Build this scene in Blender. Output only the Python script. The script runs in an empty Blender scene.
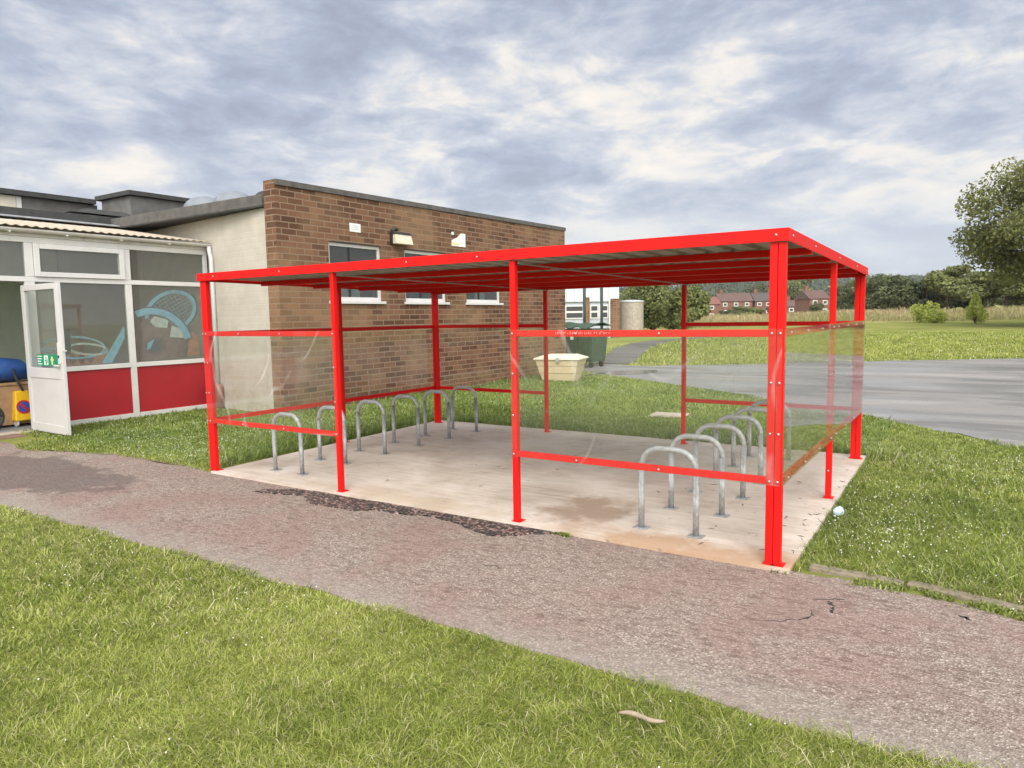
import bpy, bmesh, math, random
import numpy as np
from mathutils import Vector, Matrix

C = bpy.context.scene.collection
R = math.radians
random.seed(7)

# ------------------------------------------------------------------ camera
CAM = np.array([1.0105, -4.8258, 1.70])
F_PX, PITCH, YAW, ROLL = 706.04, -0.0946, -0.5755, -0.0164
def cam_axes(p, y, r):
    cy, sy = math.cos(y), math.sin(y); cp, sp = math.cos(p), math.sin(p)
    fwd = np.array([sy*cp, cy*cp, sp]); right = np.array([cy, -sy, 0.0]); up = np.cross(right, fwd)
    cr, sr = math.cos(r), math.sin(r)
    return right*cr+up*sr, up*cr-right*sr, fwd
AX_R, AX_U, AX_F = cam_axes(PITCH, YAW, ROLL)
cd = bpy.data.cameras.new("camera"); cam = bpy.data.objects.new("camera", cd); C.objects.link(cam)
cam.matrix_world = Matrix(((AX_R[0], AX_U[0], -AX_F[0], CAM[0]), (AX_R[1], AX_U[1], -AX_F[1], CAM[1]),
                           (AX_R[2], AX_U[2], -AX_F[2], CAM[2]), (0, 0, 0, 1)))
cd.sensor_width = 36; cd.lens = F_PX/1024*36; cd.clip_start = 0.05; cd.clip_end = 6000
bpy.context.scene.camera = cam

# ------------------------------------------------------------------ world and sun
SUN_EL, SUN_AZ = R(42), R(152)          # azimuth measured from +Y towards +X
world = bpy.data.worlds.new("World"); bpy.context.scene.world = world; world.use_nodes = True
nt = world.node_tree; N, L = nt.nodes, nt.links
bg = N["Background"]; bg.inputs["Strength"].default_value = 0.1
sky = N.new("ShaderNodeTexSky"); sky.sky_type = 'NISHITA'; sky.sun_disc = False
sky.sun_elevation = SUN_EL; sky.sun_rotation = SUN_AZ; sky.air_density = 1.0; sky.dust_density = 1.5
tc = N.new("ShaderNodeTexCoord")
sep = N.new("ShaderNodeSeparateXYZ"); L.new(tc.outputs["Generated"], sep.inputs[0])
def M(op, a, b=None, c=None, nodes=None, links=None):
    nodes = N if nodes is None else nodes; links = L if links is None else links
    n = nodes.new("ShaderNodeMath"); n.operation = op
    for i, v in enumerate((a, b, c)):
        if v is None: continue
        if isinstance(v, (int, float)): n.inputs[i].default_value = v
        else: links.new(v, n.inputs[i])
    return n.outputs[0]
def ramp(fac, stops, nodes, links, interp='LINEAR'):
    n = nodes.new("ShaderNodeValToRGB"); cr = n.color_ramp; cr.interpolation = interp
    while len(cr.elements) < len(stops): cr.elements.new(0.5)
    for e, (p, c) in zip(cr.elements, stops):
        e.position = p; e.color = (*c, 1) if len(c) == 3 else c
    links.new(fac, n.inputs[0]); return n.outputs[0]
def mixc(fac, a, b, nodes, links, mode='MIX'):
    n = nodes.new("ShaderNodeMix"); n.data_type = 'RGBA'; n.blend_type = mode
    for s, v in ((n.inputs[0], fac), (n.inputs[6], a), (n.inputs[7], b)):
        if isinstance(v, (int, float)): s.default_value = v
        elif isinstance(v, tuple): s.default_value = (*v, 1) if len(v) == 3 else v
        else: links.new(v, s)
    return n.outputs[2]
cv = N.new("ShaderNodeCombineXYZ")          # flattened cloud banks, tighter towards the horizon
zz = M('POWER', M('MAXIMUM', sep.outputs[2], 0.0), 0.8)
L.new(M('MULTIPLY', sep.outputs[0], 1.0), cv.inputs[0]); L.new(sep.outputs[1], cv.inputs[1]); L.new(M('MULTIPLY', zz, 2.4), cv.inputs[2])
SK1 = (1.2, 5.5, 3.1)
def wnoise(scale, detail, rough, dist, off=(0, 0, 0)):
    mp = N.new("ShaderNodeMapping"); mp.inputs['Location'].default_value = off; L.new(cv.outputs[0], mp.inputs[0])
    n = N.new("ShaderNodeTexNoise"); n.inputs['Scale'].default_value = scale; n.inputs['Detail'].default_value = detail
    n.inputs['Roughness'].default_value = rough; n.inputs['Distortion'].default_value = dist
    L.new(mp.outputs[0], n.inputs['Vector']); return n.outputs['Fac']
n1 = wnoise(4.4, 10, 0.58, 0.30, SK1)
n2 = wnoise(1.7, 3, 0.5, 0.0, (5.1, 3.3, 2))
n3 = wnoise(11.0, 8, 0.60, 0.35, (1.1, 8.2, 5))
dens = M('ADD', M('ADD', M('MULTIPLY', n1, 0.50), M('MULTIPLY', n2, 0.18)), M('MULTIPLY', n3, 0.32))
dens = M('ADD', dens, M('MULTIPLY', M('SUBTRACT', sep.outputs[2], 0.26), 0.16))   # thinner low down, thicker overhead
# a thinner, brighter part of the cloud deck towards the north-north-west
dotn = N.new("ShaderNodeVectorMath"); dotn.operation = 'DOT_PRODUCT'
L.new(tc.outputs["Generated"], dotn.inputs[0])
gv = Vector((-0.30, 0.90, 0.25)).normalized(); dotn.inputs[1].default_value = gv
glow = M('POWER', M('MAXIMUM', dotn.outputs['Value'], 0.0), 26.0)
dens = M('SUBTRACT', dens, M('MULTIPLY', glow, 0.03))
cloud = ramp(dens, [(0.37, (0.96, 0.885, 0.79)), (0.425, (0.83, 0.795, 0.755)), (0.465, (0.62, 0.645, 0.705)),
                    (0.53, (0.425, 0.475, 0.585)), (0.60, (0.35, 0.385, 0.475))], N, L)
# thin blue gaps low over the horizon
low = M('MULTIPLY', M('SUBTRACT', 1.0, M('MINIMUM', M('MULTIPLY', M('ABSOLUTE', M('SUBTRACT', sep.outputs[2], 0.075)), 14.0), 1.0)), 0.55)
gap = M('MULTIPLY', low, M('GREATER_THAN', 1.0, 0.0))
cloud = mixc(gap, cloud, (0.54, 0.62, 0.74), N, L)
hz = M('SUBTRACT', 1.0, M('MINIMUM', M('MULTIPLY', M('MAXIMUM', sep.outputs[2], 0.0), 5.0), 1.0))
cloud = mixc(M('MULTIPLY', hz, 0.55), cloud, (0.63, 0.65, 0.69), N, L)
# cloud deck is brighter overhead and on the sun's side, an added boost out of view that fill-lights the scene
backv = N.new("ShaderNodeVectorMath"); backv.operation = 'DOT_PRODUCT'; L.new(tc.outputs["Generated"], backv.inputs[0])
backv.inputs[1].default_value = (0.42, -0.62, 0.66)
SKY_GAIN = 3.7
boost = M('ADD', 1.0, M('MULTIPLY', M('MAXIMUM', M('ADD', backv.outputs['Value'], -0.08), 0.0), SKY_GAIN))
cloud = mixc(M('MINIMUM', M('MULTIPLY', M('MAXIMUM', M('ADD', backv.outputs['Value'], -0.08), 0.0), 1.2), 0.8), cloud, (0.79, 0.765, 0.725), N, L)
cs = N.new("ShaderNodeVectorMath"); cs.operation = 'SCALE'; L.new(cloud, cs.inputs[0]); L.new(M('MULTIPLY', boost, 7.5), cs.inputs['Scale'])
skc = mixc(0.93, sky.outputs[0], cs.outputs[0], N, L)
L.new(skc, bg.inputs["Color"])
sd = bpy.data.lights.new("sun", 'SUN'); sd.energy = 1.5; sd.angle = R(24); sd.color = (1.0, 0.955, 0.89)
sun = bpy.data.objects.new("sun", sd); C.objects.link(sun)
dv = Vector((math.sin(SUN_AZ)*math.cos(SUN_EL), math.cos(SUN_AZ)*math.cos(SUN_EL), math.sin(SUN_EL)))
sun.rotation_euler = dv.to_track_quat('Z', 'Y').to_euler(); sun.location = (6, -14, 20)
sc = bpy.context.scene
sc.view_settings.view_transform = 'Standard'; sc.view_settings.look = 'None'
sc.view_settings.exposure = 0.56; sc.view_settings.gamma = 1; sc.view_settings.use_curve_mapping = False
sc.cycles.max_bounces = 8; sc.cycles.transparent_max_bounces = 24; sc.cycles.caustics_reflective = False; sc.cycles.caustics_refractive = False

# ------------------------------------------------------------------ materials
def new_mat(name):
    m = bpy.data.materials.new(name); m.use_nodes = True
    nd, lk = m.node_tree.nodes, m.node_tree.links
    return m, nd, lk, nd["Principled BSDF"]
def noise(nd, lk, vec, scale, detail=4, rough=0.55, dist=0.0):
    n = nd.new("ShaderNodeTexNoise"); n.inputs['Scale'].default_value = scale; n.inputs['Detail'].default_value = detail
    n.inputs['Roughness'].default_value = rough; n.inputs['Distortion'].default_value = dist
    if vec is not None: lk.new(vec, n.inputs['Vector'])
    return n.outputs['Fac']
def objco(nd, lk, scale=(1, 1, 1), loc=(0, 0, 0)):
    t = nd.new("ShaderNodeTexCoord"); mp = nd.new("ShaderNodeMapping")
    mp.inputs['Scale'].default_value = scale; mp.inputs['Location'].default_value = loc
    lk.new(t.outputs['Object'], mp.inputs[0]); return mp.outputs[0]
def bump(nd, lk, h, strength, dist, bs):
    b = nd.new("ShaderNodeBump"); b.inputs['Strength'].default_value = strength; b.inputs['Distance'].default_value = dist
    lk.new(h, b.inputs['Height']); lk.new(b.outputs[0], bs.inputs['Normal'])
def plain(name, col, rough=0.5, metal=0.0, var=0.12, scale=6.0, bmp=0.0, spec=0.5, coat=0.0, dirt=None):
    m, nd, lk, bs = new_mat(name)
    v = objco(nd, lk); f = noise(nd, lk, v, scale, 5, 0.6)
    lo = tuple(c*(1-var) for c in col); hi = tuple(min(1, c*(1+var)) for c in col)
    c = ramp(f, [(0.3, lo), (0.7, hi)], nd, lk)
    if dirt:
        f2 = noise(nd, lk, v, scale*2.3, 8, 0.7, 0.4)
        c = mixc(ramp(f2, [(dirt[1], (0, 0, 0)), (dirt[1]+0.12, (1, 1, 1))], nd, lk), c, dirt[0], nd, lk)
    lk.new(c, bs.inputs['Base Color'])
    rr = nd.new("ShaderNodeMapRange"); rr.inputs['To Min'].default_value = rough*0.85; rr.inputs['To Max'].default_value = min(1, rough*1.2)
    lk.new(f, rr.inputs[0]); lk.new(rr.outputs[0], bs.inputs['Roughness'])
    bs.inputs['Metallic'].default_value = metal; bs.inputs['Specular IOR Level'].default_value = spec
    bs.inputs['Coat Weight'].default_value = coat; bs.inputs['Coat Roughness'].default_value = 0.12
    if bmp: bump(nd, lk, noise(nd, lk, v, scale*12, 4), bmp, 0.003, bs)
    return m
MT = {}
MT['red'] = plain('red_powder_coat', (0.66, 0.010, 0.009), 0.42, 0, 0.05, 3, 0.02, spec=0.16)
MT['galv'] = plain('galvanised_steel', (0.37, 0.38, 0.38), 0.6, 0.35, 0.28, 28, 0.08)
MT['bolt'] = plain('zinc_bolt', (0.50, 0.48, 0.46), 0.5, 0.6, 0.1, 30)
MT['roof_steel'] = plain('coated_roof_steel', (0.29, 0.28, 0.265), 0.6, 0.0, 0.25, 4)
MT['upvc'] = plain('white_frame', (0.60, 0.59, 0.575), 0.4, 0, 0.06, 3, dirt=((0.36, 0.33, 0.28), 0.64))
MT['door_white'] = plain('white_door_paint', (0.58, 0.57, 0.56), 0.42, 0, 0.05, 3, dirt=((0.40, 0.36, 0.29), 0.64))
MT['red_panel'] = plain('dark_red_panel', (0.34, 0.012, 0.020), 0.38, 0, 0.1, 2)
MT['fascia'] = plain('weathered_roof_edge', (0.098, 0.092, 0.084), 0.8, 0, 0.35, 5, 0.3)
MT['fascia_dark'] = plain('dark_felt_edge', (0.045, 0.045, 0.044), 0.8, 0, 0.35, 5, 0.3)
MT['felt'] = plain('roof_felt', (0.16, 0.16, 0.16), 0.9, 0, 0.25, 2, 0.3)
MT['plant_grey'] = plain('grey_render', (0.125, 0.122, 0.115), 0.85, 0, 0.3, 3, 0.2)
MT['cream_panel'] = plain('cream_board', (0.60, 0.55, 0.45), 0.7, 0, 0.1, 4)
MT['corr'] = plain('weathered_corrugated_sheet', (0.40, 0.34, 0.265), 0.75, 0, 0.2, 5, 0.2, dirt=((0.22, 0.18, 0.13), 0.60))
MT['lead'] = plain('lead_flashing', (0.36, 0.38, 0.42), 0.6, 0.2, 0.2, 6)
MT['pvc_pipe'] = plain('white_pvc_pipe', (0.58, 0.58, 0.575), 0.35, 0, 0.05, 4)
MT['gutter'] = plain('white_gutter', (0.52, 0.50, 0.465), 0.4, 0, 0.12, 3, dirt=((0.33, 0.30, 0.25), 0.60))
MT['terracotta'] = plain('clay_pipe', (0.28, 0.13, 0.085), 0.8, 0, 0.25, 8)
MT['plastic_cream'] = plain('cream_grp', (0.60, 0.50, 0.33), 0.5, 0, 0.1, 4, dirt=((0.45, 0.38, 0.25), 0.66))
MT['plastic_cream_lid'] = plain('pale_grp_lid', (0.66, 0.61, 0.50), 0.5, 0, 0.08, 4)
MT['bin_green'] = plain('faded_green_paint', (0.050, 0.085, 0.050), 0.6, 0.1, 0.3, 7, 0.1, dirt=((0.11, 0.10, 0.07), 0.62))
MT['rubber'] = plain('black_rubber', (0.025, 0.025, 0.026), 0.7, 0, 0.3, 10)
MT['tan_plastic'] = plain('bulkhead_lens', (0.62, 0.57, 0.44), 0.4, 0, 0.1, 6)
MT['black_plastic'] = plain('black_plastic', (0.025, 0.024, 0.024), 0.5, 0, 0.2, 6)
MT['paper'] = plain('white_sign_face', (0.76, 0.76, 0.74), 0.5, 0, 0.05, 6)
MT['faint_print'] = plain('faint_print', (0.72, 0.30, 0.28), 0.6)
MT['sign_grey'] = plain('faded_grey_print', (0.40, 0.43, 0.47), 0.6)
MT['sign_yellow'] = plain('faded_yellow_print', (0.72, 0.66, 0.30), 0.6)
MT['sign_green'] = plain('exit_sign_green', (0.010, 0.26, 0.13), 0.5)
MT['sign_white'] = plain('sign_white_print', (0.70, 0.78, 0.72), 0.5)
MT['mural_blue'] = plain('mural_light_blue', (0.17, 0.37, 0.55), 0.6, 0, 0.2, 9)
MT['mural_dark'] = plain('mural_outline', (0.035, 0.05, 0.075), 0.6, 0, 0.2, 9)
MT['mural_brown'] = plain('mural_brown', (0.15, 0.092, 0.085), 0.7, 0, 0.35, 9)
MT['mural_plum'] = plain('mural_plum', (0.105, 0.062, 0.062), 0.7, 0, 0.35, 9)
MT['mural_pale'] = plain('mural_pale', (0.42, 0.46, 0.46), 0.7, 0, 0.3, 9)
MT['mural_orange'] = plain('mural_orange', (0.34, 0.14, 0.08), 0.7, 0, 0.35, 9)
MT['inner_wall'] = plain('interior_wall_paint', (0.60, 0.56, 0.47), 0.8, 0, 0.12, 2)
MT['inner_brown'] = plain('interior_brown_wall', (0.40, 0.33, 0.27), 0.8, 0, 0.12, 2)
MT['inner_board'] = plain('interior_board', (0.50, 0.55, 0.44), 0.5, 0, 0.12, 2)
MT['inner_floor'] = plain('interior_floor', (0.20, 0.21, 0.22), 0.6, 0, 0.12, 3)
MT['wood'] = plain('pale_plywood', (0.36, 0.22, 0.115), 0.6, 0, 0.2, 8)
MT['tarp'] = plain('blue_nylon', (0.025, 0.085, 0.29), 0.5, 0, 0.25, 6)
MT['yellow'] = plain('yellow_plastic', (0.72, 0.44, 0.015), 0.45, 0, 0.08, 5)
MT['blue_sign'] = plain('roundel_blue', (0.03, 0.07, 0.30), 0.5)
MT['red_sign'] = plain('roundel_red', (0.45, 0.02, 0.03), 0.5)
MT['window_dark'] = plain('dark_room', (0.05, 0.055, 0.055), 0.8)
MT['curtain'] = plain('pale_blind', (0.62, 0.62, 0.58), 0.8)
MT['tank'] = plain('pebbledash', (0.36, 0.315, 0.26), 0.9, 0, 0.18, 6, 0.5)
MT['clad_white'] = plain('white_cladding', (0.52, 0.55, 0.58), 0.5, 0, 0.08, 3)
MT['green_post'] = plain('dark_green_post', (0.03, 0.045, 0.04), 0.6)
MT['bark'] = plain('bark', (0.10, 0.080, 0.058), 0.95, 0, 0.35, 6, 0.8)
MT['stick'] = plain('dry_bark_strip', (0.31, 0.25, 0.175), 0.85, 0, 0.3, 26, 0.5)
MT['litter'] = plain('crushed_plastic', (0.52, 0.66, 0.78), 0.25, 0, 0.3, 30)
MT['house_brick'] = plain('far_red_brick', (0.17, 0.075, 0.052), 0.9, 0, 0.15, 0.7)
MT['house_roof_red'] = plain('far_tile_brown', (0.105, 0.062, 0.050), 0.9, 0, 0.15, 0.7)
MT['house_roof_grey'] = plain('far_tile_grey', (0.075, 0.062, 0.056), 0.9, 0, 0.15, 0.7)
MT['house_white'] = plain('far_white_trim', (0.70, 0.70, 0.68), 0.6)

def glass_mat(name, tint, rough=0.0, haze=0.0, ior=1.5, streak=False):
    m, nd, lk, bs = new_mat(name); nd.remove(bs); out = nd["Material Output"]
    tr = nd.new("ShaderNodeBsdfTransparent"); tr.inputs[0].default_value = (*tint, 1)
    gl = nd.new("ShaderNodeBsdfGlossy"); gl.inputs['Roughness'].default_value = rough; gl.inputs[0].default_value = (0.9, 0.9, 0.9, 1)
    lw = nd.new("ShaderNodeLayerWeight"); lw.inputs[0].default_value = 0.5; f0 = ((ior-1)/(ior+1))**2
    fr = M('ADD', f0, M('MULTIPLY', M('POWER', lw.outputs['Facing'], 5.0, None, nd, lk), 1-f0, None, nd, lk), None, nd, lk)   # Schlick reflectance, the same from both sides
    mx = nd.new("ShaderNodeMixShader"); lk.new(fr, mx.inputs[0]); lk.new(tr.outputs[0], mx.inputs[1]); lk.new(gl.outputs[0], mx.inputs[2])
    sh = mx.outputs[0]
    if haze or streak:
        df = nd.new("ShaderNodeBsdfDiffuse"); df.inputs[0].default_value = (0.8, 0.8, 0.78, 1)
        m2 = nd.new("ShaderNodeMixShader")
        if streak:
            v = objco(nd, lk, (1.5, 1.5, 1.0))
            f = noise(nd, lk, v, 0.75, 0.6, 0.4, 0.5)
            line = M('SUBTRACT', 1.0, M('MINIMUM', M('MULTIPLY', M('ABSOLUTE', M('SUBTRACT', f, 0.5, None, nd, lk), None, None, nd, lk), 110.0, None, nd, lk), 1.0, None, nd, lk), None, nd, lk)
            brk = ramp(noise(nd, lk, v, 1.6, 2), [(0.42, (0, 0, 0)), (0.66, (1, 1, 1))], nd, lk)
            fac = M('ADD', M('MULTIPLY', M('MULTIPLY', line, brk, None, nd, lk), 0.17, None, nd, lk), haze, None, nd, lk)
            lk.new(fac, m2.inputs[0])
        else: m2.inputs[0].default_value = haze
        lk.new(sh, m2.inputs[1]); lk.new(df.outputs[0], m2.inputs[2]); sh = m2.outputs[0]
    lk.new(sh, out.inputs[0]); return m
MT['perspex'] = glass_mat('clear_polycarbonate', (0.975, 0.98, 0.975), 0.03, 0.012, 1.42, True)
MT['glass'] = glass_mat('window_glass', (0.90, 0.93, 0.90), 0.0, 0.05, 1.52)
MT['glass_dark'] = glass_mat('dark_window_glass', (0.55, 0.60, 0.58), 0.01, 0.04, 1.6)
MT['dome'] = plain('skylight_dome', (0.20, 0.22, 0.24), 0.45, 0, 0.2, 6, spec=0.2)

def brick_mat(name, axis, c1, c2, mortar, bw=0.34, bh=0.112, ms=0.012):
    m, nd, lk, bs = new_mat(name)
    g = nd.new("ShaderNodeNewGeometry"); s = nd.new("ShaderNodeSeparateXYZ"); lk.new(g.outputs['Position'], s.inputs[0])
    cb = nd.new("ShaderNodeCombineXYZ"); lk.new(s.outputs[axis], cb.inputs[0]); lk.new(s.outputs[2], cb.inputs[1])
    b = nd.new("ShaderNodeTexBrick"); lk.new(cb.outputs[0], b.inputs['Vector'])
    b.inputs['Color1'].default_value = (0, 0, 0, 1); b.inputs['Color2'].default_value = (1, 1, 1, 1); b.inputs['Mortar'].default_value = (0.5, 0.5, 0.5, 1)
    b.inputs['Scale'].default_value = 1; b.inputs['Brick Width'].default_value = bw; b.inputs['Row Height'].default_value = bh
    b.inputs['Mortar Size'].default_value = ms; b.inputs['Mortar Smooth'].default_value = 0.25; b.inputs['Bias'].default_value = 0
    per = b.outputs['Color']
    cb2 = nd.new("ShaderNodeCombineXYZ"); lk.new(s.outputs[0], cb2.inputs[0]); lk.new(s.outputs[1], cb2.inputs[1]); lk.new(s.outputs[2], cb2.inputs[2])
    f = noise(nd, lk, cb2.outputs[0], 26, 5, 0.7); big = noise(nd, lk, cb2.outputs[0], 0.8, 3)
    mixf = M('ADD', M('MULTIPLY', per, 0.62, None, nd, lk), M('MULTIPLY', f, 0.38, None, nd, lk), None, nd, lk)
    col = ramp(mixf, [(0.12, c1), (0.5, tuple((a+b_)/2 for a, b_ in zip(c1, c2))), (0.9, c2)], nd, lk)
    col = mixc(M('MULTIPLY', ramp(big, [(0.45, (0, 0, 0)), (0.62, (1, 1, 1))], nd, lk), 0.35, None, nd, lk), col, (0.36, 0.235, 0.13), nd, lk)
    mort = mixc(f, tuple(c*0.75 for c in mortar), mortar, nd, lk)
    col = mixc(b.outputs['Fac'], col, mort, nd, lk)
    lk.new(col, bs.inputs['Base Color']); bs.inputs['Roughness'].default_value = 0.9; bs.inputs['Specular IOR Level'].default_value = 0.2
    h = M('ADD', M('MULTIPLY', b.outputs['Fac'], -1.0, None, nd, lk), M('MULTIPLY', f, 0.5, None, nd, lk), None, nd, lk)
    bump(nd, lk, h, 0.7, 0.008, bs); return m
BR1, BR2, MOR = (0.070, 0.035, 0.022), (0.215, 0.112, 0.066), (0.28, 0.195, 0.13)
MT['brick_y'] = brick_mat('brick_facing_east', 1, BR1, BR2, MOR)
MT['brick_x'] = brick_mat('brick_facing_south', 0, BR1, BR2, MOR)
MT['brick_far'] = brick_mat('brick_far', 0, BR1, BR2, MOR)
def painted_block():
    m, nd, lk, bs = new_mat('cream_painted_block')
    g = nd.new("ShaderNodeNewGeometry"); s = nd.new("ShaderNodeSeparateXYZ"); lk.new(g.outputs['Position'], s.inputs[0])
    cb = nd.new("ShaderNodeCombineXYZ"); lk.new(s.outputs[0], cb.inputs[0]); lk.new(s.outputs[2], cb.inputs[1])
    b = nd.new("ShaderNodeTexBrick"); lk.new(cb.outputs[0], b.inputs['Vector'])
    b.inputs['Scale'].default_value = 1; b.inputs['Brick Width'].default_value = 0.34; b.inputs['Row Height'].default_value = 0.112
    b.inputs['Mortar Size'].default_value = 0.010; b.inputs['Mortar Smooth'].default_value = 0.6
    f = noise(nd, lk, g.outputs['Position'], 3.0, 6, 0.65); f2 = noise(nd, lk, g.outputs['Position'], 40, 3)
    col = ramp(f, [(0.3, (0.43, 0.39, 0.322)), (0.7, (0.52, 0.48, 0.412))], nd, lk)
    z = nd.new("ShaderNodeMapRange"); z.inputs['From Min'].default_value = 0.0; z.inputs['From Max'].default_value = 0.75; lk.new(s.outputs[2], z.inputs[0])
    st = M('MULTIPLY', M('SUBTRACT', 1.0, z.outputs[0], None, nd, lk), ramp(noise(nd, lk, g.outputs['Position'], 7, 6, 0.75), [(0.5, (0, 0, 0)), (0.62, (1, 1, 1))], nd, lk), None, nd, lk)
    col = mixc(M('MULTIPLY', st, 0.7, None, nd, lk), col, (0.30, 0.27, 0.19), nd, lk)
    lk.new(col, bs.inputs['Base Color']); bs.inputs['Roughness'].default_value = 0.75
    bump(nd, lk, M('ADD', M('MULTIPLY', b.outputs['Fac'], -1.0, None, nd, lk), M('MULTIPLY', f2, 0.4, None, nd, lk), None, nd, lk), 0.35, 0.004, bs); return m
MT['cream_block'] = painted_block()

def ground_mat():
    m, nd, lk, bs = new_mat('meadow_ground')
    g = nd.new("ShaderNodeNewGeometry"); p = g.outputs['Position']
    s = nd.new("ShaderNodeSeparateXYZ"); lk.new(p, s.inputs[0])
    f1 = noise(nd, lk, p, 0.35, 5, 0.6); f2 = noise(nd, lk, p, 9, 5, 0.7); f3 = noise(nd, lk, p, 60, 3, 0.7)
    mix = M('ADD', M('MULTIPLY', f1, 0.45, None, nd, lk), M('ADD', M('MULTIPLY', f2, 0.3, None, nd, lk), M('MULTIPLY', f3, 0.25, None, nd, lk), None, nd, lk), None, nd, lk)
    col = ramp(mix, [(0.34, (0.125, 0.14, 0.035)), (0.5, (0.215, 0.235, 0.06)), (0.62, (0.31, 0.30, 0.10))], nd, lk)
    # distance beyond the far edge of the tarmac
    far = M('ADD', M('MULTIPLY', M('ADD', s.outputs[0], 8.2, None, nd, lk), -0.59, None, nd, lk), M('MULTIPLY', M('SUBTRACT', s.outputs[1], 17.3, None, nd, lk), 0.807, None, nd, lk), None, nd, lk)
    far = M('ADD', far, M('MULTIPLY', M('SUBTRACT', f1, 0.5, None, nd, lk), 14.0, None, nd, lk), None, nd, lk)
    tall = ramp(M('DIVIDE', far, 200.0, None, nd, lk), [(0.175, (0, 0, 0)), (0.20, (1, 1, 1)), (0.42, (1, 1, 1)), (0.5, (0, 0, 0))], nd, lk)
    col = mixc(tall, col, (0.40, 0.32, 0.17), nd, lk)
    lk.new(col, bs.inputs['Base Color']); bs.inputs['Roughness'].default_value = 1; bs.inputs['Specular IOR Level'].default_value = 0.1
    bump(nd, lk, f3, 0.8, 0.03, bs); return m
MT['ground'] = ground_mat()
def path_mat():
    m, nd, lk, bs = new_mat('worn_asphalt_path'); g = nd.new("ShaderNodeNewGeometry"); p = g.outputs['Position']
    s = nd.new("ShaderNodeSeparateXYZ"); lk.new(p, s.inputs[0])
    v = nd.new("ShaderNodeTexVoronoi"); v.inputs['Scale'].default_value = 120; lk.new(p, v.inputs['Vector'])
    vs = nd.new("ShaderNodeSeparateColor"); lk.new(v.outputs['Color'], vs.inputs[0])
    stone = ramp(vs.outputs[0], [(0.0, (0.15, 0.116, 0.094)), (0.4, (0.235, 0.186, 0.153)), (0.85, (0.315, 0.260, 0.218)), (1.0, (0.50, 0.44, 0.38))], nd, lk)
    big = noise(nd, lk, p, 0.9, 5, 0.6, 0.4)
    col = mixc(M('MULTIPLY', ramp(big, [(0.42, (0, 0, 0)), (0.6, (1, 1, 1))], nd, lk), 0.5, None, nd, lk), stone, (0.24, 0.145, 0.125), nd, lk)
    mp = nd.new("ShaderNodeMapping"); mp.inputs['Scale'].default_value = (1.0, 2.6, 1.0); mp.inputs['Rotation'].default_value = (0, 0, R(-20)); lk.new(p, mp.inputs[0])
    moss = noise(nd, lk, mp.outputs[0], 11.0, 8, 0.74, 0.6)
    mfac = ramp(moss, [(0.52, (0, 0, 0)), (0.575, (1, 1, 1))], nd, lk)
    col = mixc(M('MULTIPLY', mfac, 0.55, None, nd, lk), col, (0.105, 0.062, 0.050), nd, lk)
    edge = M('ADD', s.outputs[1], M('MULTIPLY', big, 0.5, None, nd, lk), None, nd, lk)
    efac = ramp(M('ADD', M('MULTIPLY', edge, 0.5, None, nd, lk), 1.0, None, nd, lk), [(0.18, (1, 1, 1)), (0.38, (0, 0, 0))], nd, lk)
    col = mixc(M('MULTIPLY', efac, 0.55, None, nd, lk), col, mixc(vs.outputs[1], (0.215, 0.190, 0.166), (0.37, 0.33, 0.29), nd, lk), nd, lk)
    # damp patch near the doorway
    d1 = M('POWER', M('DIVIDE', M('ADD', s.outputs[0], 8.3, None, nd, lk), 2.0, None, nd, lk), 2.0, None, nd, lk)
    d2 = M('POWER', M('DIVIDE', M('ADD', s.outputs[1], 1.05, None, nd, lk), 0.62, None, nd, lk), 2.0, None, nd, lk)
    dd = M('ADD', M('ADD', d1, d2, None, nd, lk), M('MULTIPLY', M('SUBTRACT', noise(nd, lk, p, 2.2, 7, 0.7), 0.5, None, nd, lk), 3.2, None, nd, lk), None, nd, lk)
    wet = ramp(dd, [(0.75, (1, 1, 1)), (1.0, (0, 0, 0))], nd, lk)
    col = mixc(M('MULTIPLY', wet, 0.62, None, nd, lk), col, (0.085, 0.066, 0.062), nd, lk)
    # two short cracks / potholes
    lk.new(col, bs.inputs['Base Color']); bs.inputs['Roughness'].default_value = 0.88; bs.inputs['Specular IOR Level'].default_value = 0.3
    h = M('ADD', v.outputs['Distance'], M('MULTIPLY', moss, 0.8, None, nd, lk), None, nd, lk)
    bump(nd, lk, h, 0.55, 0.008, bs); return m
MT['path'] = path_mat()
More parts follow.
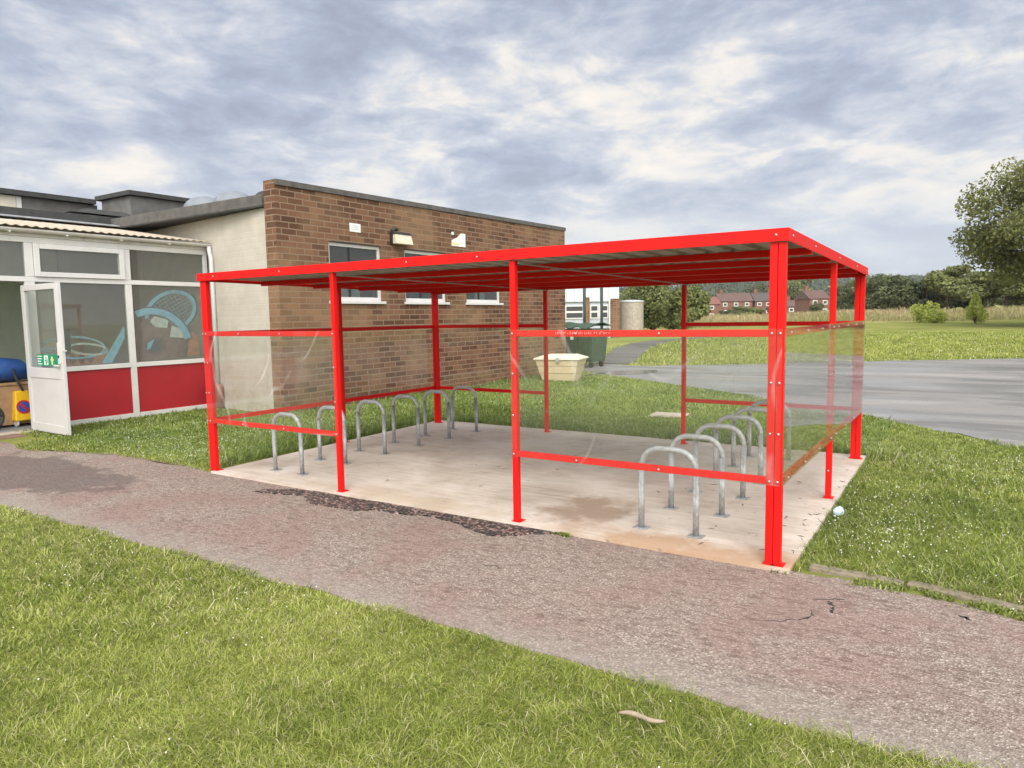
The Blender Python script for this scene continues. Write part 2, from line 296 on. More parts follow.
def tarmac_mat(name, dark=1.0, wet=True):
    m, nd, lk, bs = new_mat(name); g = nd.new("ShaderNodeNewGeometry"); p = g.outputs['Position']
    f = noise(nd, lk, p, 70, 4, 0.7); mp = nd.new("ShaderNodeMapping"); mp.inputs['Scale'].default_value = (0.22, 0.5, 1); mp.inputs['Rotation'].default_value = (0, 0, R(-12)); lk.new(p, mp.inputs[0])
    b = noise(nd, lk, mp.outputs[0], 1.3, 6, 0.6, 0.5)
    col = ramp(f, [(0.3, (0.15*dark, 0.141*dark, 0.130*dark)), (0.7, (0.29*dark, 0.272*dark, 0.25*dark))], nd, lk)
    w = ramp(b, [(0.45, (0, 0, 0)), (0.53, (1, 1, 1))], nd, lk)
    mp2 = nd.new("ShaderNodeMapping"); mp2.inputs['Scale'].default_value = (0.10, 0.55, 1); mp2.inputs['Rotation'].default_value = (0, 0, R(-28)); lk.new(p, mp2.inputs[0])
    st = noise(nd, lk, mp2.outputs[0], 1.5, 7, 0.62, 0.6)
    col = mixc(ramp(st, [(0.40, (0.55, 0.55, 0.55)), (0.50, (0, 0, 0))], nd, lk), col, (0.085*dark, 0.082*dark, 0.08*dark), nd, lk)
    col = mixc(ramp(st, [(0.55, (0, 0, 0)), (0.64, (0.5, 0.5, 0.5))], nd, lk), col, (0.38*dark, 0.36*dark, 0.345*dark), nd, lk)
    if wet:
        col = mixc(M('MULTIPLY', w, 0.35, None, nd, lk), col, (0.17, 0.17, 0.17), nd, lk)
        lk.new(ramp(w, [(0, (0.62, 0.62, 0.62)), (1, (0.30, 0.30, 0.30))], nd, lk), bs.inputs['Roughness'])
    else: bs.inputs['Roughness'].default_value = 0.9
    lk.new(col, bs.inputs['Base Color']); bump(nd, lk, f, 0.35, 0.006, bs); return m
MT['tarmac'] = tarmac_mat('playground_tarmac'); MT['footpath'] = tarmac_mat('footpath_tarmac', 0.5, False)
def patch_mat():
    m, nd, lk, bs = new_mat('loose_asphalt_patch'); g = nd.new("ShaderNodeNewGeometry"); p = g.outputs['Position']
    v = nd.new("ShaderNodeTexVoronoi"); v.inputs['Scale'].default_value = 48; lk.new(p, v.inputs['Vector'])
    vs = nd.new("ShaderNodeSeparateColor"); lk.new(v.outputs['Color'], vs.inputs[0])
    col = ramp(vs.outputs[0], [(0.0, (0.022, 0.019, 0.018)), (0.62, (0.05, 0.04, 0.036)), (0.72, (0.20, 0.11, 0.09)), (1.0, (0.36, 0.25, 0.21))], nd, lk)
    lk.new(col, bs.inputs['Base Color']); bs.inputs['Roughness'].default_value = 0.6
    bump(nd, lk, v.outputs['Distance'], 1.0, 0.02, bs); return m
MT['patch'] = patch_mat()
def slab_mat():
    m, nd, lk, bs = new_mat('brushed_concrete'); g = nd.new("ShaderNodeNewGeometry"); p = g.outputs['Position']
    s = nd.new("ShaderNodeSeparateXYZ"); lk.new(p, s.inputs[0])
    mp = nd.new("ShaderNodeMapping"); mp.inputs['Scale'].default_value = (1.1, 13, 1); mp.inputs['Rotation'].default_value = (0, 0, R(-10)); lk.new(p, mp.inputs[0])
    st = noise(nd, lk, mp.outputs[0], 1.6, 5, 0.6); f = noise(nd, lk, p, 1.1, 6, 0.65, 0.3); sp = noise(nd, lk, p, 120, 3, 0.7)
    mix = M('ADD', M('MULTIPLY', f, 0.54, None, nd, lk), M('ADD', M('MULTIPLY', st, 0.26, None, nd, lk), M('MULTIPLY', sp, 0.2, None, nd, lk), None, nd, lk), None, nd, lk)
    col = ramp(mix, [(0.38, (0.38, 0.305, 0.24)), (0.5, (0.54, 0.46, 0.385)), (0.62, (0.67, 0.60, 0.53))], nd, lk)
    def blob(cx, cy, rx, ry, nz):
        d1 = M('POWER', M('DIVIDE', M('SUBTRACT', s.outputs[0], cx, None, nd, lk), rx, None, nd, lk), 2.0, None, nd, lk)
        d2 = M('POWER', M('DIVIDE', M('SUBTRACT', s.outputs[1], cy, None, nd, lk), ry, None, nd, lk), 2.0, None, nd, lk)
        d = M('ADD', M('ADD', d1, d2, None, nd, lk), M('MULTIPLY', M('SUBTRACT', noise(nd, lk, p, nz, 6, 0.65), 0.5, None, nd, lk), 3.6, None, nd, lk), None, nd, lk)
        return ramp(d, [(0.25, (1, 1, 1)), (1.0, (0, 0, 0))], nd, lk)
    col = mixc(M('MULTIPLY', blob(-1.75, 0.62, 0.42, 0.6, 2.6), 0.85, None, nd, lk), col, (0.30, 0.215, 0.145), nd, lk)
    col = mixc(M('MULTIPLY', blob(-3.6, 0.15, 1.5, 0.22, 1.8), 0.5, None, nd, lk), col, (0.42, 0.33, 0.22), nd, lk)
    col = mixc(M('MULTIPLY', blob(-0.7, 0.10, 1.2, 0.30, 1.7), 0.9, None, nd, lk), col, (0.42, 0.27, 0.165), nd, lk)
    spots = ramp(noise(nd, lk, p, 14, 2, 0.5), [(0.70, (0, 0, 0)), (0.73, (1, 1, 1))], nd, lk)
    col = mixc(M('MULTIPLY', spots, 0.55, None, nd, lk), col, (0.16, 0.13, 0.10), nd, lk)
    lk.new(col, bs.inputs['Base Color']); bs.inputs['Roughness'].default_value = 0.82
    bump(nd, lk, M('ADD', st, M('MULTIPLY', sp, 0.4, None, nd, lk), None, nd, lk), 0.25, 0.004, bs); return m
MT['slab'] = slab_mat()
MT['edging'] = plain('old_concrete_edging', (0.22, 0.18, 0.13), 0.9, 0, 0.25, 9, 0.5, dirt=((0.085, 0.10, 0.035), 0.53))
MT['crack'] = plain('crack_dirt', (0.035, 0.028, 0.024), 0.95, 0, 0.3, 30)
MT['soil'] = plain('dry_soil', (0.19, 0.135, 0.09), 0.95, 0, 0.3, 9, 0.8)
MT['step'] = plain('step_concrete', (0.42, 0.35, 0.28), 0.85, 0, 0.15, 6, 0.2)
MT['step_brick'] = plain('step_riser', (0.20, 0.12, 0.09), 0.85, 0, 0.2, 6, 0.2)
def water_mat():
    m, nd, lk, bs = new_mat('puddle_water'); bs.inputs['Base Color'].default_value = (0.10, 0.10, 0.10, 1)
    v = objco(nd, lk); lk.new(ramp(noise(nd, lk, v, 5, 3), [(0.4, (0.12,)*3), (0.7, (0.28,)*3)], nd, lk), bs.inputs['Roughness']); return m
MT['water'] = water_mat()
def col_attr_mat(name, rough=0.6, transl=0.3, spec=0.3):
    m, nd, lk, bs = new_mat(name); a = nd.new("ShaderNodeAttribute"); a.attribute_name = 'Col'
    lk.new(a.outputs['Color'], bs.inputs['Base Color']); bs.inputs['Roughness'].default_value = rough; bs.inputs['Specular IOR Level'].default_value = spec
    t = nd.new("ShaderNodeBsdfTranslucent"); lk.new(a.outputs['Color'], t.inputs[0])
    mx = nd.new("ShaderNodeMixShader"); mx.inputs[0].default_value = transl
    lk.new(bs.outputs[0], mx.inputs[1]); lk.new(t.outputs[0], mx.inputs[2]); lk.new(mx.outputs[0], nd["Material Output"].inputs[0]); return m
MT['blade'] = col_attr_mat('grass_blade', 0.5, 0.32, 0.35)
MT['leaf'] = col_attr_mat('leaf', 0.6, 0.32, 0.25)
MT['flower'] = plain('clover_white', (0.75, 0.74, 0.68), 0.8)

# ------------------------------------------------------------------ mesh helpers
class MB:
    def __init__(s): s.v, s.f = [], []
    def box(s, x0, x1, y0, y1, z0, z1, mat=None):
        b = len(s.v); P = [(x0, y0, z0), (x1, y0, z0), (x1, y1, z0), (x0, y1, z0), (x0, y0, z1), (x1, y0, z1), (x1, y1, z1), (x0, y1, z1)]
        s.v += [tuple(mat @ Vector(p)) if mat else p for p in P]
        s.f += [tuple(b+i for i in q) for q in ((0, 3, 2, 1), (4, 5, 6, 7), (0, 1, 5, 4), (1, 2, 6, 5), (2, 3, 7, 6), (3, 0, 4, 7))]; return s
    def hexa(s, P):
        b = len(s.v); s.v += [tuple(p) for p in P]
        s.f += [tuple(b+i for i in q) for q in ((0, 3, 2, 1), (4, 5, 6, 7), (0, 1, 5, 4), (1, 2, 6, 5), (2, 3, 7, 6), (3, 0, 4, 7))]; return s
    def tube(s, pts, r, n=10, cap=True):
        pts = [Vector(p) for p in pts]; rs = r if isinstance(r, (list, tuple)) else [r]*len(pts); b0 = len(s.v); up = None
        for i, p in enumerate(pts):
            d = (pts[min(i+1, len(pts)-1)]-pts[max(i-1, 0)]).normalized()
            if up is None: up = d.orthogonal().normalized()
            up = (up-d*up.dot(d)).normalized(); w = d.cross(up)
            for k in range(n):
                a = 2*math.pi*k/n; s.v.append(tuple(p+(up*math.cos(a)+w*math.sin(a))*rs[i]))
        for i in range(len(pts)-1):
            for k in range(n):
                a, b = b0+i*n+k, b0+i*n+(k+1) % n; s.f.append((a, b, b+n, a+n))
        if cap: s.f.append(tuple(b0+k for k in range(n-1, -1, -1))); s.f.append(tuple(b0+(len(pts)-1)*n+k for k in range(n)))
        return s
    def prism(s, poly, z0, z1):      # poly in xy
        b = len(s.v); n = len(poly); s.v += [(x, y, z0) for x, y in poly]+[(x, y, z1) for x, y in poly]
        s.f.append(tuple(b+i for i in range(n-1, -1, -1))); s.f.append(tuple(b+n+i for i in range(n)))
        for i in range(n): j = (i+1) % n; s.f.append((b+i, b+j, b+n+j, b+n+i))
        return s
    def extr(s, poly, o, a, b_, d, t):  # planar polygon (2-D) placed at o with axes a, b_, extruded t along d
        o, a, b_, d = map(Vector, (o, a, b_, d)); b = len(s.v); n = len(poly)
        for k in (0, t): s.v += [tuple(o+a*x+b_*y+d*k) for x, y in poly]
        s.f.append(tuple(b+i for i in range(n-1, -1, -1))); s.f.append(tuple(b+n+i for i in range(n)))
        for i in range(n): j = (i+1) % n; s.f.append((b+i, b+j, b+n+j, b+n+i))
        return s
    def lathe(s, prof, n=16, c=(0, 0)):
        b = len(s.v)
        for r, z in prof:
            for k in range(n): a = 2*math.pi*k/n; s.v.append((c[0]+r*math.cos(a), c[1]+r*math.sin(a), z))
        for i in range(len(prof)-1):
            for k in range(n): p, q = b+i*n+k, b+i*n+(k+1) % n; s.f.append((p, q, q+n, p+n))
        s.f.append(tuple(b+k for k in range(n-1, -1, -1))); s.f.append(tuple(b+(len(prof)-1)*n+k for k in range(n))); return s
    def build(s, name, mat, parent=None, bevel=0.0, smooth=False):
        me = bpy.data.meshes.new(name); me.from_pydata(s.v, [], s.f)
        bm = bmesh.new(); bm.from_mesh(me); bmesh.ops.recalc_face_normals(bm, faces=bm.faces); bm.to_mesh(me); bm.free()
        me.materials.append(MT[mat] if isinstance(mat, str) else mat)
        if smooth: me.polygons.foreach_set('use_smooth', [True]*len(me.polygons))
        o = bpy.data.objects.new(name, me); C.objects.link(o)
        if parent: o.parent = parent
        if bevel:
            bv = o.modifiers.new('bevel', 'BEVEL'); bv.width = bevel; bv.segments = 2; bv.limit_method = 'ANGLE'; bv.angle_limit = R(40)
        return o
def tag(o, label=None, cat=None, group=None, kind=None):
    if label: o['label'] = label
    if cat: o['category'] = cat
    if group: o['group'] = group
    if kind: o['kind'] = kind
    return o
def empty(name, loc, label, cat, group=None, rz=0):
    o = bpy.data.objects.new(name, None); o.empty_display_size = 0.2; C.objects.link(o); o.location = loc; o.rotation_euler = (0, 0, rz)
    return tag(o, label, cat, group)
KIDS = {}
def copy_tree(o, parent=None):
    c = o.copy(); C.objects.link(c); c.parent = parent
    for ch in [x for x in bpy.data.objects if x.parent == o]: copy_tree(ch, c)
    return c
def bx(name, x0, x1, y0, y1, z0, z1, mat, parent=None, bevel=0.0):
    return MB().box(x0, x1, y0, y1, z0, z1).build(name, mat, parent, bevel)
def npmesh(name, V, faces_flat, sizes, mat, cols=None, parent=None):
    me = bpy.data.meshes.new(name); nv = len(V); me.vertices.add(nv); me.vertices.foreach_set('co', V.astype(np.float32).ravel())
    me.loops.add(len(faces_flat)); me.loops.foreach_set('vertex_index', faces_flat.astype(np.int32))
    me.polygons.add(len(sizes)); st = np.concatenate(([0], np.cumsum(sizes)[:-1])).astype(np.int32)
    me.polygons.foreach_set('loop_start', st); me.update(calc_edges=True)
    if cols is not None:
        a = me.color_attributes.new('Col', 'FLOAT_COLOR', 'POINT'); a.data.foreach_set('color', np.hstack([cols, np.ones((nv, 1))]).astype(np.float32).ravel())
    me.materials.append(MT[mat]); o = bpy.data.objects.new(name, me); C.objects.link(o)
    if parent: o.parent = parent
    return o
def smooth01(a, b, x): t = np.clip((x-a)/(b-a), 0, 1); return t*t*(3-2*t)

# ------------------------------------------------------------------ terrain
def far_s(x, y): return (x+8.2)*-0.59+(y-17.3)*0.807
def terrain(x, y):
    x = np.asarray(x, float); y = np.asarray(y, float); s = far_s(x, y)
    z = -0.03+0.42*smooth01(0.5, 9, s)+0.75*smooth01(12, 62, s)*(.3+.7*smooth01(-24, -6, x))-1.6*smooth01(85, 200, s)
    z = z+38*smooth01(330, 900, s)*(0.62+0.38*np.sin(x*0.004+1.9))+0.05*np.sin(x*.31)*np.cos(y*.27)*smooth01(4, 12, s)
    return z
def at(u, depth):            # a place at a bearing and distance from the viewpoint, on the ground
    d = AX_F+AX_R*(u-512)/F_PX; h = d[:2]
    p = CAM[:2]+h*depth; return float(p[0]), float(p[1]), float(terrain(p[0], p[1]))
a = np.concatenate([-np.geomspace(2600, 14, 34), np.arange(-13, 13.1, 1.0), np.geomspace(14, 2600, 34)])
gx, gy = np.meshgrid(a-2, a+6, indexing='ij'); n = len(a)
V = np.stack([gx.ravel(), gy.ravel(), terrain(gx, gy).ravel()], 1)
i, j = np.meshgrid(np.arange(n-1), np.arange(n-1), indexing='ij'); q = (i*n+j).ravel()
F = np.stack([q, q+n, q+n+1, q+1], 1)
o = npmesh('ground', V, F.ravel(), np.full(len(F), 4), 'ground'); tag(o, kind='structure')
o.data.polygons.foreach_set('use_smooth', [True]*len(o.data.polygons))
def sheet(name, poly, z, mat, th=0.05):
    return tag(MB().prism(poly, z-th, z).build(name, mat), kind='structure')
rs = np.random.RandomState(3)
def wob(pts, amp, n):
    out = []
    for (x0, y0), (x1, y1) in zip(pts[:-1], pts[1:]):
        for k in range(n):
            t = k/n; out.append((x0+(x1-x0)*t+rs.normal()*amp, y0+(y1-y0)*t+rs.normal()*amp))
    return out+[pts[-1]]
NEAR = wob([(-13, -1.98), (-7, -1.95), (-3, -1.86), (0, -1.83), (4, -1.80), (9, -1.9)], 0.016, 14)
FARE = wob([(9, -0.25), (3, -0.30), (1.45, -0.15), (0.55, 0.06), (0.1, 0.0), (-6.4, 0.0), (-8.4, 0.02), (-9.9, -0.40), (-11.0, -0.25), (-13, -0.2)], 0.02, 8)
sheet('path', NEAR+FARE, -0.022, 'path')
sheet('concrete_slab', [(-6.22, -0.04), (0.065, -0.04), (0.035, 4.36), (-6.42, 4.36)], 0.0, 'slab', 0.14)
TN = [(-9.3, 14.7), (-7.6, 13.6), (-4.6, 11.6), (-0.32, 8.0), (1.6, 5.9), (4.0, 4.6), (9, 3.4), (16, 3)]
TF = [(24, 40), (2.6, 25.4), (-1.9, 22.3), (-6.1, 18.9), (-8.3, 17.6), (-11, 18.2), (-14, 18.6), (-14, 15.3), (-10.2, 15.1)]
sheet('playground', wob(TN, 0.05, 8)+wob(TF, 0.08, 8), -0.018, 'tarmac')
def ribbon(name, pts, w, mat, dz):
    V, Fc = [], []; pts = [np.array(p, float) for p in pts]
    for k, p in enumerate(pts):
        d = pts[min(k+1, len(pts)-1)]-pts[max(k-1, 0)]; d /= np.linalg.norm(d); nn = np.array([-d[1], d[0]])
        for sgn in (-1, 1):
            e = p+nn*w*sgn*0.5; V.append((e[0], e[1], float(terrain(*e))+dz))
    for k in range(len(pts)-1): Fc.append((2*k, 2*k+1, 2*k+3, 2*k+2))
    m = MB(); m.v, m.f = V, Fc; return tag(m.build(name, mat), kind='structure')
cp = [(-9.6, 18.0), (-10.1, 20), (-10.9, 23), (-11.4, 27), (-11.6, 31), (-11.3, 35), (-10.4, 39), (-8.4, 43), (-5.5, 46)]
cpd = [tuple(np.array(cp[k])*(1-t)+np.array(cp[k+1])*t) for k in range(len(cp)-1) for t in (0, .25, .5, .75)]
ribbon('footpath', cpd, 1.5, 'footpath', 0.02)
# puddle on the tarmac
pp = [(-7.65+0.66*math.cos(t)*(1+.15*math.sin(3*t+1))+.35*math.sin(t), 14.65+1.2*math.sin(t)*(1+.15*math.sin(2*t))) for t in np.linspace(0, 2*math.pi, 40, endpoint=False)]
sheet('puddle', pp, -0.011, 'water', 0.004)
# loose dark asphalt along the slab's front edge
patch = [(-5.0, -.36), (-5.0, -.28), (-4.7, -.10), (-4.4, -.045), (-1.75, -.045), (-1.68, -.05), (-1.8, -.12), (-1.96, -.26), (-2.11, -.38), (-2.51, -.25), (-2.86, -.17), (-3.14, -.26), (-3.44, -.25), (-3.63, -.39), (-4.15, -.41), (-4.4, -.27), (-4.55, -.24), (-4.8, -.33)]
pd = wob(patch+[patch[0]], 0.012, 5)[:-1]
sheet('asphalt_patch', pd, -0.012, 'patch', 0.02)
# worn cracks and a small pothole in the path
def crack(pts, w):
    out1, out2 = [], []
    P = []
    for (x0, y0), (x1, y1) in zip(pts[:-1], pts[1:]):
        for k in range(4): P.append((x0+(x1-x0)*k/4+rs.normal()*.006, y0+(y1-y0)*k/4+rs.normal()*.006))
    P.append(pts[-1])
    for k, (x, y) in enumerate(P):
        dx, dy = P[min(k+1, len(P)-1)][0]-P[max(k-1, 0)][0], P[min(k+1, len(P)-1)][1]-P[max(k-1, 0)][1]; l_ = math.hypot(dx, dy) or 1
        ww = w*.65*rs.uniform(.15, 1.4)*(1 if 0 < k < len(P)-1 else .1); out1.append((x-dy/l_*ww, y+dx/l_*ww)); out2.append((x+dy/l_*ww, y-dx/l_*ww))
    sheet('path_crack', out1+out2[::-1], -0.0195, 'crack', 0.004)
crack([(.27, -.42), (.34, -.37), (.38, -.345), (.44, -.32)], .005); crack([(.365, -.38), (.38, -.43), (.40, -.45)], .012); crack([(.40, -.47), (.405, -.50), (.395, -.535), (.41, -.56)], .010)
crack([(.30, -.58), (.315, -.63), (.31, -.70), (.27, -.74), (.20, -.80), (.10, -.86)], .004);
crack([(1.02, -.24), (1.06, -.25), (1.08, -.28)], .014); crack([(-1.78, -.93), (-1.70, -.90), (-1.64, -.93)], .004)
# buried edging right of the slab
for k, (x0, y0, x1, y1) in enumerate([(0.16, 0.10, 0.72, 0.10), (0.735, 0.10, 1.32, -0.01)]):
    d = Vector((x1-x0, y1-y0, 0)); ln = d.length; d.normalize(); nn = Vector((-d.y, d.x, 0))
    m = MB().hexa([(x0-nn.x*.0, y0, -.12), (x1, y1, -.12), (x1+nn.x*.09, y1+nn.y*.09, -.12), (x0+nn.x*.09, y0+nn.y*.09, -.12),
                   (x0, y0, 0.000), (x1, y1, -0.010), (x1+nn.x*.09, y1+nn.y*.09, -0.008), (x0+nn.x*.09, y0+nn.y*.09, 0.002)])
    tag(m.build('path_edging', 'edging', None, 0.008), kind='structure')
sheet('bare_soil', wob([(0.92, 0.18), (1.25, 0.12), (1.62, 0.0), (1.72, 0.12), (1.35, 0.34), (1.02, 0.36), (0.92, 0.18)], 0.025, 4)[:-1], -0.020, 'soil', 0.03)
sheet('soil_margin', wob([(-9.9, -0.40), (-8.4, 0.02), (-6.5, 0.03), (-6.5, 0.10), (-8.4, 0.10), (-9.9, -0.28), (-9.9, -0.40)], 0.02, 6)[:-1], -0.024, 'soil', 0.03)

# ------------------------------------------------------------------ cycle shelter
SH = empty('cycle_shelter', (0, 0, 0), 'bright red steel cycle shelter with clear panels standing on the concrete slab', 'cycle shelter')
HF, HB, DEP = 2.241, 2.187, 4.123
XB = [0.0, -2.105, -4.179, -6.284]
def rz(y): return HF+(HB-HF)*y/DEP
bolt_me = None
def bolt(parent, x, y, z, ax):
    global bolt_me
    if bolt_me is None:
        m = MB().lathe([(0.0085, 0.0), (0.0085, 0.002), (0.006, 0.005), (0.002, 0.007)], 8); b = m.build('bolt', 'bolt', parent, 0, True); bolt_me = b.data
    else:
        b = bpy.data.objects.new('bolt', bolt_me); C.objects.link(b); b.parent = parent
    b.location = (x, y, z)
    b.rotation_euler = {'-y': (R(90), 0, 0), '+x': (0, R(90), 0), '-x': (0, R(-90), 0), '+y': (R(-90), 0, 0)}[ax]
W = 0.050
def post(x0, y0, ht, front=None):
    p = bx('post', x0, x0+W, y0, y0+W, 0.008, ht, 'red', SH, 0.004)
    bx('base_plate', x0-0.016, x0+W+0.020, y0-0.004, y0+W+0.04, 0.001, 0.007, 'red', p, 0.002)
    if front == 'f':
        for z in (1.566, 0.579, 1.24, 0.90): bolt(p, x0+W/2, y0-0.013, z, '-y')
    if front == 's':
        for z in (1.24, 0.90, 0.36): bolt(p, x0+W/2, y0-0.001, z-0.1, '-y')
    return p
for k, xb in enumerate(XB):
    xs = [xb-W] if k == 0 else ([xb] if k == 3 else [xb-W/2])
    if k == 0: xs.append(xb-2*W-0.003)
    if k == 3: xs.append(xb+W+0.003)
    for x in xs:
        post(x, 0.0, rz(0)-0.086, 'f' if not (k == 1 and False) else None)
        post(x, DEP-W, rz(DEP)-0.086)
post(-W, DEP/2-W/2, rz(DEP/2)-0.086, 's'); post(XB[3], DEP/2-W/2, rz(DEP/2)-0.086)
FT = 0.084
# fascia: pressed angles round the roof edge
bx('fascia', XB[3]-0.022, 0.018, -0.022, -0.014, HF-FT, HF, 'red', SH, 0.002)
bx('fascia', XB[3]-0.022, 0.018, DEP+0.014, DEP+0.022, HB-0.080, HB, 'red', SH, 0.002)
for x0, x1 in ((0.010, 0.018), (XB[3]-0.022, XB[3]-0.014)):
    MB().hexa([(x0, -0.013, HF-FT), (x1, -0.013, HF-FT), (x1, DEP+0.013, HB-FT), (x0, DEP+0.013, HB-FT),
               (x0, -0.013, HF), (x1, -0.013, HF), (x1, DEP+0.013, HB), (x0, DEP+0.013, HB)]).build('fascia', 'red', SH, 0.002)
fbs = [(-0.06, -0.023, HF-0.042, '-y'), (-2.43, -0.023, HF-0.042, '-y'), (-3.2, -0.023, HF-0.042, '-y'), (-4.9, -0.023, HF-0.042, '-y'), (-6.0, -0.023, HF-0.042, '-y')]
fo = [c for c in bpy.data.objects if c.name.startswith('fascia')]
for x, y, z, ax in fbs: bolt(fo[0], x, y, z, ax)
for y in (0.10, 0.9, 2.06, 3.2, 4.0): bolt(fo[2], 0.019, y, rz(y)-0.042, '+x')
# purlins under the sheet, one inside each eave
for y in (0.83, 1.65, 2.48, 3.30, DEP-0.03):
    zt = rz(y)-0.052; dx = (0.010-0.004); m = MB()
    m.box(XB[3]-0.012, dx, y-0.0025, y+0.0025, zt-0.052, zt)
    m.box(XB[3]-0.012, dx, y+0.0035, y+0.045, zt-0.005, zt); m.box(XB[3]-0.012, dx, y+0.0035, y+0.045, zt-0.052, zt-0.047)
    m.build('purlin', 'red', SH)
# box-profile roof sheet, ribs running front to back
prof = []; x = XB[3]-0.010; PITCHW = 0.20
while x < 0.004-PITCHW:
    prof += [(x, 0), (x+0.115, 0), (x+0.135, 0.040), (x+0.180, 0.040)]; x += PITCHW
prof.append((0.006, 0))
m = MB(); b = 0
for t in (0.0, 0.0015):
    for (px, pz) in prof:
        m.v += [(px, -0.010, rz(0)-0.048+pz+t), (px, DEP+0.010, rz(DEP)-0.048+pz+t)]
n = len(prof)
for k in range(n-1): m.f.append((2*k, 2*k+2, 2*k+3, 2*k+1)); m.f.append((2*n+2*k, 2*n+2*k+1, 2*n+2*k+3, 2*n+2*k+2))
m.build('roof_sheet', 'roof_steel', SH)
# tie rods from front to rear under the purlins at the two middle post lines
for xa in (XB[1]+0.045, XB[2]+0.045):
    MB().tube([(xa, 0.03, rz(0)-0.113), (xa, DEP-0.02, rz(DEP)-0.113)], 0.006, 6).build('tie_rod', 'galv', SH)
ZU, ZL = 1.566, 0.579
def rail(x0, x1, y0, y1, z): return bx('rail', x0, x1, y0, y1, z-0.025, z+0.025, 'red', SH, 0.003)
bays_f = [(XB[1]+W/2+.001, -2*W-.004), (XB[3]+2*W+.004, XB[2]-W/2-.001)]
for x0, x1 in bays_f:
    for z in (ZU, ZL):
        rf = rail(x0, x1, 0.002, 0.030, z); rail(x0, x1, DEP-0.030, DEP-0.002, z)
        if z == ZU and x0 > -3: letters = rf
        for fx in (0.28, 0.62): bolt(rf, x0+(x1-x0)*fx, -0.013, z, '-y')
for X0 in (-0.030, XB[3]+0.002):
    for (ya, yb) in ((W+.001, DEP/2-W/2-.001), (DEP/2+W/2+.001, DEP-W-.001)):
        for z in (ZU, ZL):
            rs_ = rail(X0, X0+0.028, ya, yb, z)
            if X0 > -1:
                for fy in (0.06, 0.36, 0.66, 0.95): bolt(rs_, 0.007, ya+(yb-ya)*fy, z, '+x')
PZ0, PZ1 = ZL-0.028, ZU+0.030
panel = lambda x0, x1, y0, y1: bx('panel', x0, x1, y0, y1, PZ0, PZ1, 'perspex', SH)
panel(XB[1]-0.02, -0.012, -0.012, -0.007); panel(XB[3]+0.012, XB[2]+0.02, -0.012, -0.007)
panel(XB[1]-0.02, -0.012, DEP+0.007, DEP+0.012); panel(XB[3]+0.012, XB[2]+0.02, DEP+0.007, DEP+0.012)
for X0 in (0.001, XB[3]-0.006):
    panel(X0, X0+0.005, 0.002, DEP/2-0.003); panel(X0, X0+0.005, DEP/2+0.003, DEP-0.002)
# faint, unreadable white print along the clear sheet over the front rail
m = MB(); xx = -1.70
rl = random.Random(4)
while xx < -1.24:
    w = rl.uniform(0.006, 0.016); h = rl.choice((0.012, 0.016, 0.018))
    m.box(xx, xx+0.003, -0.0136, -0.0125, ZU-0.004, ZU-0.004+h)
    if rl.random() < .7: m.box(xx+0.0035, xx+w, -0.0136, -0.0125, ZU-0.004+h-0.004, ZU-0.004+h)
    if rl.random() < .5: m.box(xx+0.0035, xx+w, -0.0136, -0.0125, ZU-0.004, ZU-0.001)
    xx += w+rl.choice((0.006, 0.006, 0.014))
m.build('faded_print', 'faint_print', letters)

# ------------------------------------------------------------------ hoop stands
def make_hoop(label):
    t = empty('cycle_stand', (0, 0, 0), label, 'cycle stand', 'galvanised hoop stands under the shelter')
    hw, H, rc = 0.225, 0.68, 0.155; P = [(-hw, 0, 0.006), (-hw, 0, H-rc-0.02)]
    for k in range(0, 9): a = math.pi-math.pi/2*k/8; P.append((-hw+rc+rc*math.cos(a), 0, H-rc-0.024+rc*math.sin(a)))
    for k in range(0, 9): a = math.pi/2-math.pi/2*k/8; P.append((hw-rc+rc*math.cos(a), 0, H-rc-0.024+rc*math.sin(a)))
    P += [(hw, 0, H-rc-0.02), (hw, 0, 0.006)]
    MB().tube(P, 0.024, 14).build('hoop', 'galv', t, 0, True)
    for s in (-1, 1):
        bp = MB().box(s*hw-0.06, s*hw+0.06, -0.05, 0.05, 0.001, 0.007).build('base_plate', 'galv', t, 0.002)
    return t
ORD = ['first', 'second', 'third', 'fourth', 'fifth', 'sixth']
hoop0 = None
rowname = {0: 'right-hand row', 1: 'left-hand row by the wall'}
for row, xc in ((0, -0.918), (1, -5.372)):
    for k in range(6):
        lab = f'galvanised hoop stand, {ORD[k]} from the path in the {rowname[row]}'
        if hoop0 is None: hoop0 = make_hoop(lab); h = hoop0
        else: h = copy_tree(hoop0); h['label'] = lab
        h.location = (xc+random.uniform(-.006, .006), 0.365+0.66*k, 0); h.rotation_euler = (0, 0, R(random.uniform(-1.2, 1.2)-1.0))

# ------------------------------------------------------------------ brick block
BX, BY0, BY1 = -9.42, 3.63, 14.32
BB = empty('brick_building', (-12, 9, 0), 'flat roofed brown brick block with three small white framed windows', 'building')
BB.location = (0, 0, 0)
wins = [(4.84, 6.30), (7.02, 8.48), (9.26, 10.78)]; WZ0, WZ1 = 2.07, 3.21
def par(y): return 4.10+0.165*(y-BY0)/(BY1-BY0)
m = MB(); T = 0.30
ys = [BY0]+[v for w in wins for v in w]+[BY1]
m.box(BX-T, BX, BY0, BY1, -0.25, WZ0)
for k in range(0, len(ys), 2): m.box(BX-T, BX, ys[k], ys[k+1], WZ0, WZ1)
m.hexa([(BX-T, BY0, WZ1), (BX, BY0, WZ1), (BX, BY1, WZ1), (BX-T, BY1, WZ1), (BX-T, BY0, par(BY0)), (BX, BY0, par(BY0)), (BX, BY1, par(BY1)), (BX-T, BY1, par(BY1))])
wall = m.build('wall', 'brick_y', BB)
wall.data.materials.append(MT['brick_x'])
